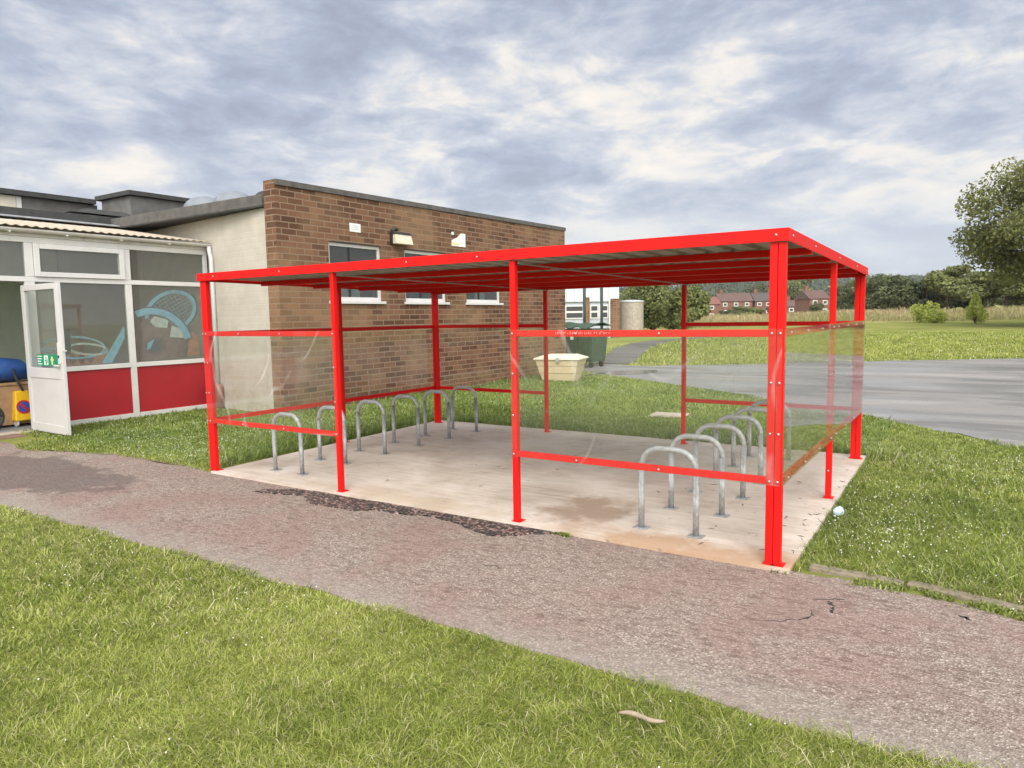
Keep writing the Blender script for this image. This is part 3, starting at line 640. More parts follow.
for p in wall.data.polygons:
    if abs(p.normal.y) > 0.8: p.material_index = 1
bx('north_wall', -22, BX-T-0.002, BY1-0.3, BY1, -0.25, 4.1, 'brick_x', BB)
MB().hexa([(BX-T-.01, BY0+0.012, par(BY0)), (BX+0.03, BY0+0.012, par(BY0)), (BX+0.03, BY1+.03, par(BY1)), (BX-T-.01, BY1+.03, par(BY1)),
           (BX-T-.01, BY0+0.012, par(BY0)+.105), (BX+0.03, BY0+0.012, par(BY0)+.105), (BX+0.03, BY1+.03, par(BY1)+.105), (BX-T-.01, BY1+.03, par(BY1)+.105)]).build('coping', 'fascia', BB, 0.006)
bx('brick_end', BX-T, BX-0.004, BY0+0.001, BY0+0.011, par(BY0)+0.0, par(BY0)+.09, 'brick_x', BB)
bx('roof', -22, BX-T-0.003, BY0+.2, BY1-0.003, 3.86, 3.95, 'felt', BB)
for k, (ya, yb) in enumerate(wins):
    fr = MB(); xo, xi = BX-0.05, BX-0.11
    fr.box(xi, xo, ya+.002, ya+.07, WZ0+.002, WZ1-.002); fr.box(xi, xo, yb-.07, yb-.002, WZ0+.002, WZ1-.002)
    fr.box(xi, xo, ya+.071, yb-.071, WZ1-.07, WZ1-.002); fr.box(xi, xo, ya+.071, yb-.071, WZ0+.002, WZ0+.08)
    f = fr.build('window', 'upvc', BB, 0.004)
    bx('pane', BX-0.085, BX-0.078, ya+.071, yb-.071, WZ0+.081, WZ1-.071, 'glass_dark', f)
    bx('mullion', BX-0.10, BX-0.06, ya+(yb-ya)*.40, ya+(yb-ya)*.40+.03, WZ0+.081, WZ1-.071, 'black_plastic', f)
    bx('sill', BX-0.048, BX+0.055, ya-.04, yb+.05, WZ0-.055, WZ0+.001, 'upvc', f, 0.006)
    if k == 2: bx('blind', BX-0.16, BX-0.15, ya+.55, ya+.98, WZ0+.08, WZ1-.3, 'curtain', f)
    if k == 0: bx('blind', BX-0.16, BX-0.15, ya+.25, ya+.95, WZ0+.08, WZ0+.5, 'curtain', f)
    bx('dark_room', BX-1.2, BX-1.19, ya-.6, yb+.6, WZ0-.5, WZ1+.5, 'window_dark', f)
    bx('lintel_stain', BX+.0005, BX+.003, ya+.05, yb-.1, WZ1+.001, WZ1+.018, 'fascia_dark', f)
# bulkhead lamp (unlit)
t = empty('bulkhead_light', (BX, 6.86, 3.42), 'unlit bulkhead lamp with tan lens on the brick wall between two windows', 'wall light')
m = MB().hexa([(0.001, -.26, -.13), (0.19, -.26, -.13), (0.19, .26, -.13), (0.001, .26, -.13), (0.001, -.26, .08), (0.13, -.26, .08), (0.13, .26, .08), (0.001, .26, .08)]); m.build('lens', 'tan_plastic', t, 0.012)
MB().hexa([(0.001, -.285, .082), (0.15, -.285, .082), (0.15, .27, .082), (0.001, .27, .082), (0.001, -.285, .135), (0.10, -.285, .135), (0.10, .27, .135), (0.001, .27, .135)]).build('cover', 'black_plastic', t, 0.008)
bx('housing', 0.0005, 0.07, -.29, -.262, -.13, .081, 'black_plastic', t, 0.004)
MB().tube([(0.05, -.27, .14), (0.06, -.2, .19), (0.05, -.1, .18)], 0.035, 8).build('sensor', 'black_plastic', t, 0, True)
t = empty('notice', (BX, 5.56, 3.53), 'small white notice high on the brick wall above the first window', 'sign')
bx('board', 0.001, 0.012, -.15, .15, -.085, .085, 'paper', t, 0.003)
m = MB(); rl = random.Random(9)
for r_ in range(3):
    y = -.10
    while y < .08: w = rl.uniform(.02, .06); m.box(0.0125, 0.0135, y, y+w, .030-r_*.035, .042-r_*.035); y += w+.012
m.build('faded_print', 'sign_grey', t)
t = empty('broken_sign', (BX, 8.98, 3.56), 'broken white sign with a missing corner on the upper brick wall', 'sign')
MB().extr([(-.27, -.15), (.27, -.15), (.27, .17), (.10, .17), (-.05, .06), (-.27, -.02)], (0.001, 0, 0), (0, 1, 0), (0, 0, 1), (1, 0, 0), .012).build('board', 'paper', t)
MB().extr([(-.25, -.13), (0.0, -.13), (-.06, -.07), (-.25, -.06)], (0.0135, 0, 0), (0, 1, 0), (0, 0, 1), (1, 0, 0), .001).build('faded_print', 'sign_yellow', t)
t = empty('wall_stud', (BX, 8.74, 3.70), 'small white cap on the brick wall beside the broken sign', 'fitting')
MB().extr([(.03*math.cos(a_), .04*math.sin(a_)) for a_ in np.linspace(0, 2*math.pi, 12, endpoint=False)], (0.001, 0, 0), (0, 1, 0), (0, 0, 1), (1, 0, 0), .03).build('cap', 'paper', t)

# ------------------------------------------------------------------ cream main building, its roof and plant rooms
MBD = empty('main_building', (0, 0, 0), 'cream painted block building with grey flat roof edge behind the glazed extension', 'building')
wl, wr = (-14.95, 4.30), (BX-T-0.003, 3.665)
MB().hexa([(wl[0], wl[1], -.25), (wr[0], wr[1], -.25), (wr[0], wr[1]+.22, -.25), (wl[0], wl[1]+.22, -.25), (wl[0], wl[1], 3.74), (wr[0], wr[1], 3.74), (wr[0], wr[1]+.22, 3.74), (wl[0], wl[1]+.22, 3.74)]).build('wall', 'cream_block', MBD)
rfe = MB(); rfe.box(-14.86, BX-T-0.002, 3.58, 3.66, 3.765, 3.965); rfe.build('roof_edge', 'fascia', MBD, 0.008)
bx('roof_edge', -14.86, -14.78, -9, 3.578, 3.825, 4.0, 'fascia_dark', MBD, 0.008)
bx('soffit', -14.86, BX-T-0.005, 3.585, 4.6, 3.745, 3.763, 'fascia_dark', MBD)
bx('roof', -30, -14.862, -9, 18, 3.80, 3.95, 'felt', MBD); bx('roof', -14.859, -22, 3.662, 3.83, 3.9, 3.955, 'felt', MBD)
bx('back_wall', -15.1, -14.952, -9, 4.5, -0.2, 3.82, 'inner_wall', MBD)
# plant rooms standing on the roof
PR = empty('plant_room', (0, 0, 0), 'small grey roof plant room with dark felt cap', 'roof structure')
bx('wall', -18.4, -17.0, 5.30, 6.80, 3.951, 4.93, 'plant_grey', PR); bx('cap', -18.55, -16.9, 5.2, 6.92, 4.932, 5.05, 'fascia_dark', PR, 0.01)
PR2 = empty('plant_room', (0, 0, 0), 'long low grey roof plant room with a cream panel at its left end', 'roof structure')
bx('wall', -21, -18.6, -6, 5.28, 3.951, 4.83, 'plant_grey', PR2); bx('cap', -21.1, -18.45, -6.1, 5.19, 4.832, 4.96, 'fascia_dark', PR2, 0.01)
bx('cream_panel', -18.598, -18.585, 1.0, 3.35, 4.3, 4.82, 'cream_panel', PR2); bx('trim', -18.598, -18.575, 3.36, 3.47, 4.2, 4.82, 'upvc', PR2)
PR3 = empty('roof_vent', (0, 0, 0), 'low dark capped vent on the roof before the plant rooms', 'roof vent')
bx('wall', -17.6, -16.6, 4.0, 5.1, 3.951, 4.28, 'plant_grey', PR3)
MB().hexa([(-17.7, 3.6, 4.30), (-16.5, 3.6, 4.30), (-16.5, 5.2, 4.30), (-17.7, 5.2, 4.30), (-17.7, 4.0, 4.42), (-16.6, 4.0, 4.42), (-16.6, 4.9, 4.42), (-17.7, 4.9, 4.42)]).build('cap', 'fascia_dark', PR3)
dome_lab = ['clear roof light dome nearest the plant room on the grey roof', 'clear roof light dome in the middle of the roof row', 'black roof dome close to the brick parapet']
for k, (dx, dy, sx, mt) in enumerate([(-14.35, 5.6, .50, 'dome'), (-13.25, 5.6, .48, 'dome'), (-12.15, 5.7, .36, 'black_plastic')]):
    t = empty('roof_light', (dx, dy, 3.951), dome_lab[k], 'roof light', 'domes on the flat roof')
    MB().lathe([(sx+.05, 0), (sx+.05, .38)], 20).build('kerb', 'plant_grey', t)
    MB().lathe([(sx*math.cos(a_), .381+(.33 if k < 2 else .25)*math.sin(a_)) for a_ in np.linspace(0, 1.45, 8)], 20).build('dome', mt, t, 0, True)

# ------------------------------------------------------------------ glazed lean-to extension
GE = empty('glazed_extension', (0, 0, 0), 'white framed glazed lean-to with dark red panels and an open door', 'extension')
GX = -11.84; X0, X1 = GX-0.06, GX
def fbar(m, y0, y1, z0, z1, px=0.0): m.box(X0, X1+px, y0, y1, z0, z1)
m = MB()
YE = 3.86
fbar(m, -6, YE, 3.03, 3.12); fbar(m, -6, YE, 2.40, 2.48)                    # head and transom
for y0, y1 in ((0.60, 0.72), (2.20, 2.31), (3.78, YE), (-1.5, -1.38)):       # mullions
    fbar(m, y0, y1, 2.482, 3.028); 
for y0, y1 in ((0.57, 0.72), (2.20, 2.31), (3.78, YE), (-1.5, -1.38)): fbar(m, y0, y1, -0.06, 2.398)
for y0, y1 in ((0.722, 2.198), (2.312, 3.778), (-6, -1.502)):
    fbar(m, y0, y1, 0.90, 0.98, 0.012); fbar(m, y0, y1, -0.06, 0.055, 0.012)
m.build('frame', 'upvc', GE, 0.004)
for y0, y1 in ((0.722, 2.198), (2.312, 3.778), (-6, -1.502)):
    bx('red_panel', GX-0.04, GX-0.02, y0, y1, 0.056, 0.899, 'red_panel', GE); bx('pane', GX-0.035, GX-0.028, y0, y1, 0.981, 2.399, 'glass', GE)
for y0, y1 in ((-6, -1.502), (-1.378, 0.598), (2.312, 3.778)): bx('pane', GX-0.035, GX-0.028, y0, y1, 2.481, 3.029, 'glass', GE)
# top-hung vent light
vm = MB(); va, vb, vz0, vz1 = 0.725, 2.195, 2.485, 3.025
vm.box(GX-.05, GX+.03, va, va+.085, vz0, vz1); vm.box(GX-.05, GX+.03, vb-.085, vb, vz0, vz1); vm.box(GX-.05, GX+.03, va+.086, vb-.086, vz0, vz0+.08); vm.box(GX-.05, GX+.03, va+.086, vb-.086, vz1-.085, vz1)
v_ = vm.build('vent_window', 'upvc', GE, 0.005); bx('pane', GX-.005, GX+.002, va+.086, vb-.086, vz0+.081, vz1-.086, 'glass', v_)
# soffit board, gutter, downpipe
bx('fascia_board', GX-0.03, GX+0.015, -6, 3.87, 3.122, 3.20, 'gutter', GE)
g = []
for k in range(9): a_ = math.pi*k/8; g.append((-.055*math.cos(a_), -.058*math.sin(a_)))
gp = g+[(x*.88, z*.88+.002) for x, z in reversed(g)]
MB().extr(gp, (GX+0.075, -6, 3.235), (1, 0, 0), (0, 0, 1), (0, 1, 0), 9.88).build('gutter', 'gutter', GE)
for y in (-.7, 0.35, 1.2, 2.1, 3.0): bx('gutter_bracket', GX+.016, GX+.135, y, y+.03, 3.165, 3.18, 'pvc_pipe', GE)
MB().tube([(GX+.085, 3.86, 3.19), (GX+.10, 3.86, 3.08), (GX+.14, 3.86, 2.96), (GX+.14, 3.86, 0.22)], 0.045, 14).build('downpipe', 'pvc_pipe', GE, 0, True)
tag(MB().tube([(GX+.27, 3.80, -0.03), (GX+.27, 3.80, 0.34), (GX+.265, 3.80, 0.46)], [.065, .065, .05], 12).build('clay_pipe', 'terracotta', None, 0, True), 'broken brown clay pipe stub at the foot of the white downpipe', 'pipe')
# corrugated roof
nn = 640; ysq = np.linspace(-6, 3.86, nn); m = MB()
for y in ysq:
    c = 0.011*math.sin(2*math.pi*y/0.146)
    m.v += [(GX+0.10, y, 3.285+c), (-14.88, y, 3.775+c), (GX+0.10, y, 3.278+c), (-14.88, y, 3.768+c)]
for k in range(nn-1):
    b = 4*k; m.f += [(b, b+4, b+5, b+1), (b+2, b+3, b+7, b+6), (b, b+2, b+6, b+4)]
m.build('roof_sheet', 'corr', GE, 0, True)
bx('flashing', -14.87, -14.45, -6, 3.84, 3.772, 3.802, 'lead', GE)
# interior, floor and step
bx('floor', -14.95, GX-0.07, -6, 3.90, -0.08, 0.0, 'inner_floor', GE)
bx('step', GX-0.065, GX+0.20, -2.2, 0.55, -0.10, -0.004, 'step', GE, 0.006)
MB().box(GX+.201, GX+.55, -2.2, 0.2, -.10, -.012).build('step_edge', 'step_brick', GE, 0.006)
bx('partition', -14.94, -14.90, 0.2, 2.05, 0.9, 2.75, 'inner_board', GE); bx('lining', -14.94, -14.91, 2.5, 4.28, 0, 3.6, 'inner_brown', GE)
bx('lining', -14.93, -14.90, 2.10, 2.34, 0, 3.6, 'inner_wall', GE)
bx('end_wall', -14.95, GX-.07, -6.1, -6, -.1, 3.7, 'inner_wall', GE)
# the open door leaf, swung out and hinged on the frame
dl = MB(); LW = 1.27; A = Matrix.Translation((GX+0.02, 0.515, 0)) @ Matrix.Rotation(R(-1.5), 4, 'Z')
def leafbox(mb, x0, x1, z0, z1, y0=-.025, y1=.025): mb.box(x0, x1, y0, y1, z0, z1, A)
DZ0, DZ1 = -0.002, 2.33
leafbox(dl, 0, .10, DZ0, DZ1); leafbox(dl, LW-.12, LW, DZ0, DZ1); leafbox(dl, .101, LW-.121, DZ1-.09, DZ1); leafbox(dl, .101, LW-.121, .86, 1.02); leafbox(dl, .101, LW-.121, DZ0, .13)
DL = dl.build('door', 'door_white', GE, 0.004)
q_ = MB(); leafbox(q_, .101, LW-.121, .131, .859, -.012, .012); q_.build('lower_panel', 'door_white', DL)
q_ = MB(); leafbox(q_, .101, LW-.121, 1.021, DZ1-.091, -.004, .004); q_.build('pane', 'glass', DL)
q_ = MB(); leafbox(q_, LW-.105, LW-.035, 1.10, 1.42, -.045, -.0255); q_.build('lock_case', 'upvc', DL, .004)
q_ = MB(); leafbox(q_, LW-.20, LW-.06, 1.06, 1.085, -.075, -.046); q_.build('handle', 'upvc', DL, .004)
q_ = MB(); leafbox(q_, LW-.095, LW-.045, 1.19, 1.23, -.0475, -.0455); q_.build('keyhole', 'black_plastic', DL)
q_ = MB(); leafbox(q_, LW+.001, LW+.09, 1.29, 1.31, -.01, .01); q_.build('lever', 'upvc', DL)
q_ = MB(); leafbox(q_, .36, LW-.17, 1.055, 1.235, -.0075, -.0045); sg = q_.build('exit_sign', 'sign_green', DL)
q_ = MB()
for z in (1.075, 1.115, 1.155, 1.195): leafbox(q_, .38, .54 if z != 1.115 else .50, z, z+.018, -.0092, -.0078)
leafbox(q_, .61, .75, 1.07, 1.22, -.0092, -.0078); q_.build('sign_lettering', 'sign_white', sg)
q_ = MB(); leafbox(q_, .665, .70, 1.075, 1.155, -.0105, -.0095); leafbox(q_, .64, .67, 1.13, 1.145, -.0105, -.0095); leafbox(q_, .67, .70, 1.165, 1.195, -.0105, -.0095); leafbox(q_, .715, .735, 1.10, 1.17, -.0105, -.0095); q_.build('running_figure', 'sign_green', sg)
q_ = MB(); leafbox(q_, .86, .91, 1.075, 1.14, -.0092, -.0078); leafbox(q_, .835, .94, 1.142, 1.165, -.0092, -.0078); leafbox(q_, .86, .915, 1.167, 1.205, -.0092, -.0078); q_.build('arrow', 'sign_yellow', sg)
# painted picture on the inside of the two lower panes: blue arc, racket, brown figure
MU = empty('window_painting', (GX-0.10, 0, 0), 'blue arc and racket painting on the inside of the big window panes', 'painting')
def mur(poly, mat, t, name):
    return MB().extr(poly, (t, 0, 0), (0, 1, 0), (0, 0, 1), (1, 0, 0), 0.002).build(name, mat, MU)
def arcband(cx, cz, rx, rz_, a0, a1, w, rot=0.0, n=28):
    o_, i_ = [], []
    for k in range(n+1):
        a_ = a0+(a1-a0)*k/n
        for lst, d in ((o_, 0), (i_, -w)):
            x, z = (rx+d)*math.cos(a_), (rz_+d)*math.sin(a_); lst.append((cx+x*math.cos(rot)-z*math.sin(rot), cz+x*math.sin(rot)+z*math.cos(rot)))
    return o_+i_[::-1]
def oval(cx, cz, rx, rz_, rot=0, n=24):
    return [(cx+rx*math.cos(a_)*math.cos(rot)-rz_*math.sin(a_)*math.sin(rot), cz+rx*math.cos(a_)*math.sin(rot)+rz_*math.sin(a_)*math.cos(rot)) for a_ in np.linspace(0, 2*math.pi, n, endpoint=False)]
rk = R(30)
mur(arcband(3.02, 1.92, .50, .38, 0, 2*math.pi, .07, rk), 'mural_blue', 0.000, 'racket_rim'); mur(arcband(3.02, 1.92, .52, .40, 0, 2*math.pi, .022, rk), 'mural_dark', 0.003, 'racket_outline')
m = MB()
for k in range(-6, 7):
    d = k*.065
    h = .30*math.sqrt(max(0, 1-(d/.43)**2)); ca, sa = math.cos(rk), math.sin(rk)
    for (p0, p1) in (((d, -h), (d, h)),):
        P0 = (3.02+p0[0]*ca-p0[1]*sa, 1.92+p0[0]*sa+p0[1]*ca); P1 = (3.02+p1[0]*ca-p1[1]*sa, 1.92+p1[0]*sa+p1[1]*ca)
        m.tube([(0.004, *P0), (0.004, *P1)], .004, 4)
    if abs(d) < .28:
        h = .43*math.sqrt(1-(d/.30)**2); P0 = (3.02-h*ca-d*sa, 1.92-h*sa+d*ca); P1 = (3.02+h*ca-d*sa, 1.92+h*sa+d*ca); m.tube([(0.004, *P0), (0.004, *P1)], .004, 4)
m.build('racket_strings', 'mural_blue', MU)
mur([(2.36, 1.0), (3.25, 1.0), (3.3, 1.35), (3.12, 1.56), (2.75, 1.86), (2.5, 1.75), (2.36, 1.5)], 'mural_plum', 0.006, 'dark_shape')
mur([(2.42, 1.0), (3.02, 1.0), (3.18, 1.42), (2.78, 1.72), (2.5, 1.6)], 'mural_brown', 0.009, 'brown_shape')
mur([(2.62, 1.72), (2.70, 1.83), (2.95, 1.75), (2.92, 1.60), (2.72, 1.62)], 'mural_pale', 0.012, 'pale_patch'); mur([(2.96, 1.42), (3.0, 1.64), (3.2, 1.56), (3.24, 1.40)], 'mural_pale', 0.012, 'pale_patch')
mur(oval(2.68, 1.27, .21, .17, .3), 'mural_plum', 0.013, 'ring'); mur(oval(2.66, 1.27, .15, .12, .5), 'mural_dark', 0.016, 'ring'); mur([(2.54, 1.20), (2.56, 1.32), (2.68, 1.40), (2.60, 1.22)], 'mural_blue', 0.019, 'highlight')
mur(arcband(2.64, 1.16, .74, .83, R(22), R(118), .13, R(-6)), 'mural_blue', 0.018, 'blue_arc'); mur(arcband(2.64, 1.16, .755, .845, R(22), R(118), .022, R(-6)), 'mural_dark', 0.021, 'arc_outline')
mur([(1.80, 1.0), (1.96, 1.0), (2.19, 1.44), (2.19, 1.66)], 'mural_blue', 0.018, 'blue_arc')
mur([(3.24, 1.05), (3.50, 1.05), (3.48, 1.42), (3.38, 1.55), (3.28, 1.30)], 'mural_orange', 0.006, 'orange_shape')
mur([(0.95, 1.0), (1.95, 1.0), (1.85, 1.17), (1.15, 1.22)], 'mural_orange', 0.004, 'brown_band')
for k in range(5): mur(oval(1.12+.13*k, 1.10, .055, .085, 0, 14), 'mural_plum', 0.007, 'dark_spot')
mur(arcband(1.42, 1.30, .46, .20, 0, 2*math.pi, .03, R(-4)), 'mural_blue', 0.008, 'blue_loop'); mur(arcband(1.62, 1.26, .30, .11, 0, 2*math.pi, .035, R(-8)), 'mural_pale', 0.010, 'pale_loop')
mur([(1.28, 1.18), (1.36, 1.18), (1.38, 1.62), (1.30, 1.62)], 'mural_dark', 0.011, 'dark_bar')
mur(arcband(1.05, 1.12, .22, .20, R(60), R(300), .04), 'mural_blue', 0.009, 'blue_loop')
MU.scale = (1, 1.13, 1); MU.location.y = 2.36*(1-1.13)
# things stored inside the doorway
t = empty('plywood_box', (-12.66, 0.55, 0), 'plain plywood box inside the open doorway', 'box')
bx('carcass', -.25, .25, -.75, .42, 0.04, .70, 'wood', t, .004); bx('lid', -.27, .27, -.77, .44, .702, .74, 'wood', t, .004)
bg_ = MB(); pr = [(.02, -.62), (.16, -.56), (.20, -.3), (.21, 0), (.19, .26), (.12, .40), (.02, .44)]
bg_.tube([(0, y, .745+r) for r, y in [(max(r, .03), y) for r, y in pr]], [max(r, .03) for r, y in pr], 14)
t = empty('holdall', (-12.62, 0.42, 0.0), 'blue nylon bag lying on the plywood box', 'bag'); b_ = bg_.build('body', 'tarp', t, 0, True)
MB().tube([(.215, 0.1, .98), (.24, .12, .85), (.275, .16, .70), (.285, .2, .60)], .02, 6).build('strap', 'rubber', t)
t = empty('parking_cone', (-12.4, 0.60, 0), 'yellow no waiting marker with a blue and red roundel inside the doorway', 'marker')
MB().hexa([(-.13, -.15, .10), (.13, -.15, .10), (.13, .15, .10), (-.13, .15, .10), (-.07, -.10, .60), (.07, -.10, .60), (.07, .10, .60), (-.07, .10, .60)]).build('body', 'yellow', t, .02)
n_ = Vector((1, 0, .12)).normalized(); ax_b = Vector((-.12, 0, 1)).normalized()
for k, (r_, mt, nm) in enumerate(((.115, 'red_sign', 'roundel_ring'), (.088, 'blue_sign', 'roundel_centre'))):
    MB().extr(oval(0, 0, r_, r_), Vector((.104, -.0, .33))+n_*(.002*k+.002), (0, 1, 0), ax_b, n_, .0015).build(nm, mt, t)
MB().extr([(-.085, .06), (-.06, .085), (.085, -.06), (.06, -.085)], Vector((.104, 0, .33))+n_*.0065, (0, 1, 0), ax_b, n_, .0015).build('roundel_bar', 'red_sign', t)
for y in (-.12, .12): MB().extr(oval(0, 0, .06, .06, 0, 16), (.05, y, .062), (1, 0, 0), (0, 0, 1), (0, 1, 0), .03).build('castor', 'upvc', t)
t = empty('wheeled_frame', (-12.15, 0.03, 0), 'black wheeled frame at the left edge of the open doorway', 'trolley')
def ring(c, R_, r_, n=28): return [(c[0], c[1]+R_*math.cos(a_), c[2]+R_*math.sin(a_)) for a_ in np.linspace(0, 2*math.pi, n)]
MB().tube(ring((0, 0, .225), .19, .03), .032, 8).build('tyre', 'rubber', t, 0, True)
MB().extr(oval(0, .225, .06, .06), (-.03, 0, 0), (0, 1, 0), (0, 0, 1), (1, 0, 0), .06).build('hub', 'black_plastic', t)
MB().tube([(.05, 0, .225), (.05, -.1, .75), (.05, -.1, .98)], .02, 8).build('frame', 'black_plastic', t); MB().tube([(.05, -.1, .9), (.05, .12, .97)], .025, 8).build('handle', 'rubber', t)

# ------------------------------------------------------------------ grit bin, wheelie bin, drain cover, posts
t = empty('grit_bin', (-8.24, 11.90, -0.03), 'cream plastic grit bin with tapered stepped body on the grass', 'grit bin', None, R(12)); t.scale = (.84, .84, .97)
def taper(m, a0, b0, z0, a1, b1, z1): m.hexa([(-a0, -b0, z0), (a0, -b0, z0), (a0, b0, z0), (-a0, b0, z0), (-a1, -b1, z1), (a1, -b1, z1), (a1, b1, z1), (-a1, b1, z1)])
m = MB(); taper(m, .52, .38, 0, .585, .44, .22); taper(m, .60, .455, .222, .645, .495, .42); taper(m, .66, .51, .422, .70, .55, .60); m.build('body', 'plastic_cream', t, .012)
m = MB(); taper(m, .76, .60, .602, .74, .58, .65); taper(m, .70, .54, .652, .45, .36, .73); m.build('lid', 'plastic_cream_lid', t, .012)
bx('hasp', .0, .12, -.625, -.605, .55, .65, 'galv', t)
t = empty('waste_bin', (-9.95, 16.55, -0.02), 'large dark green wheeled waste bin with a warped lid beside the brick wall', 'waste bin', None, R(-6)); t.scale = (1, 1, 1.12)
m = MB(); taper(m, .60, .42, .18, .68, .50, 1.10); m.build('body', 'bin_green', t, .02)
rb = MB()
for k in range(-4, 5): rb.hexa([(k*.135-.025, -.455, .22), (k*.135+.025, -.455, .22), (k*.135+.025, -.43, .22), (k*.135-.025, -.43, .22), (k*.15-.025, -.52, 1.04), (k*.15+.025, -.52, 1.04), (k*.15+.025, -.49, 1.04), (k*.15-.025, -.49, 1.04)])
rb.build('rib', 'bin_green', t)
bx('rim', -.72, .72, -.54, .54, 1.10, 1.15, 'bin_green', t, .015)
ld = MB(); nx = 12
for k in range(nx+1):
    x = -.74+1.48*k/nx; wv = .035*math.sin(k*1.1)+.03*math.sin(k*.5+1)
    ld.v += [(x, -.57, 1.22+wv*1.3), (x, 0, 1.33+wv*.5), (x, .56, 1.25), (x, -.57, 1.195+wv*1.3), (x, 0, 1.305+wv*.5), (x, .56, 1.225)]
for k in range(nx):
    b = 6*k
    ld.f += [(b, b+6, b+7, b+1), (b+1, b+7, b+8, b+2), (b+3, b+4, b+10, b+9), (b+4, b+5, b+11, b+10), (b, b+3, b+9, b+6), (b+2, b+8, b+11, b+5)]
ld.f += [(0, 1, 4, 3), (1, 2, 5, 4), (72, 75, 76, 73), (73, 76, 77, 74)]
ld.build('lid', 'bin_green', t)
bx('label_plate', -.18, -.05, -.53, -.523, .83, .95, 'sign_white', t); bx('label_plate', .42, .52, -.535, -.525, .98, 1.08, 'curtain', t)
for sx in (-.5, .5):
    for sy in (-.32, .32):
        w_ = MB().extr(oval(0, 0, .09, .09, 0, 18), (sx, sy-.025, .091), (1, 0, 0), (0, 0, 1), (0, 1, 0), .05).build('wheel', 'rubber', t)
        MB().box(sx-.05, sx+.05, sy-.045, sy+.045, .15, .185).build('castor_fork', 'galv', w_)
t = empty('inspection_cover', (-3.27, 6.72, -0.03), 'pale concrete inspection cover set in the grass behind the shelter', 'drain cover', None, R(8))
bx('frame', -.31, .31, -.25, .25, -.05, .022, 'step', t, .008); bx('lid', -.25, .25, -.19, .19, .0222, .030, 'step', t, .005)
for u, d_, h_, lab in ((585, 25, 3.5, 'slim dark green pole behind the left half of the waste bin'), (602, 25.5, 3.5, 'slim dark green pole behind the right half of the waste bin')):
    x, y, z = at(u, d_); p = MB().tube([(x, y, z-.2), (x, y, h_)], .055, 10).build('pole', 'green_post', None, 0, True)
    tag(p, lab, 'pole', 'dark poles behind the bin')
t = empty('bark_strip', (0, 0, 0), 'curved pale strip of dry bark lying on the near lawn', 'bark')
bsp = []; BK, BKD = (-.08, -2.19), (.19, .042)
for k in range(12):
    f_ = k/11; bsp.append((BK[0]+BKD[0]*(f_-.5)-BKD[1]*.07*math.sin(f_*2*math.pi), BK[1]+BKD[1]*(f_-.5)+BKD[0]*.07*math.sin(f_*2*math.pi), 0.028))
BARK = bsp
# crushed bottle beside the slab
t = empty('crushed_bottle', (0.12, 1.46, -0.0), 'crushed pale blue plastic bottle in the grass beside the slab', 'litter', None, R(70)); t.scale = (.66, .66, .66)
rb_ = np.random.RandomState(5); m = MB().tube([(k*.022, .012*math.sin(k*1.3), .045+.012*math.cos(k*2.1)) for k in range(9)], [.012, .018, .042, .05, .036, .052, .047, .05, .04], 9)
m.v = [(x+rb_.normal()*.008, y+rb_.normal()*.008, z+rb_.normal()*.006) for x, y, z in m.v]; m.build('body', 'litter', t)
MB().lathe([(.014, 0), (.014, .016)], 10).build('cap', 'curtain', t)

# ------------------------------------------------------------------ far building and tank
bxu, byu, bzu = at(592, 42)
FB = empty('classroom_block', (bxu, byu, bzu), 'far single storey block with white cladding above a strip of windows', 'building', None, R(33))
bx('cladding', -6, 1.62, 0, 5, 2.15, 3.15, 'clad_white', FB); bx('roof_edge', -6.1, 1.72, -.1, 5.1, 3.152, 3.25, 'fascia_dark', FB)
bx('lower_wall', -6, 1.6, .12, 5, -.2, 2.148, 'sign_grey', FB); bx('brick_pier', 1.12, 1.66, -.02, 1.2, -.2, 2.3, 'brick_far', FB); bx('brick_pier', -.36, -.12, -.03, .11, -.2, 2.4, 'brick_far', FB)
for k, (xa, xb2) in enumerate(((-1.55, -.45), (-.08, .42), (.46, 1.0), (-3.2, -1.7))):
    w_ = bx('window', xa, xb2, .06, .119, 1.15, 1.95, 'upvc', FB); 
    for z0, z1 in ((1.22, 1.5), (1.62, 1.88)): bx('pane', xa+.07, xb2-.07, .05, .0585, z0, z1, 'window_dark', w_)
MB().tube([(1.05, -.04, -.2), (1.05, -.04, 2.2)], .05, 8).build('downpipe', 'pvc_pipe', FB)
for k in range(-12, 4): 
    if -6 < k*.5 < 1.6: bx('cladding_joint', k*.5, k*.5+.03, -.012, -.001, 2.16, 3.14, 'sign_grey', FB)
x, y, z = at(631, 44)
t = empty('storage_tank', (x, y, z), 'round pebble coloured concrete tank standing before the dark bush', 'tank')
MB().lathe([(.76, -.3), (.76, 2.12)], 32).build('drum', 'tank', t, 0, False); MB().lathe([(.80, 2.121), (.80, 2.20), (.3, 2.25)], 32).build('rim', 'clad_white', t)

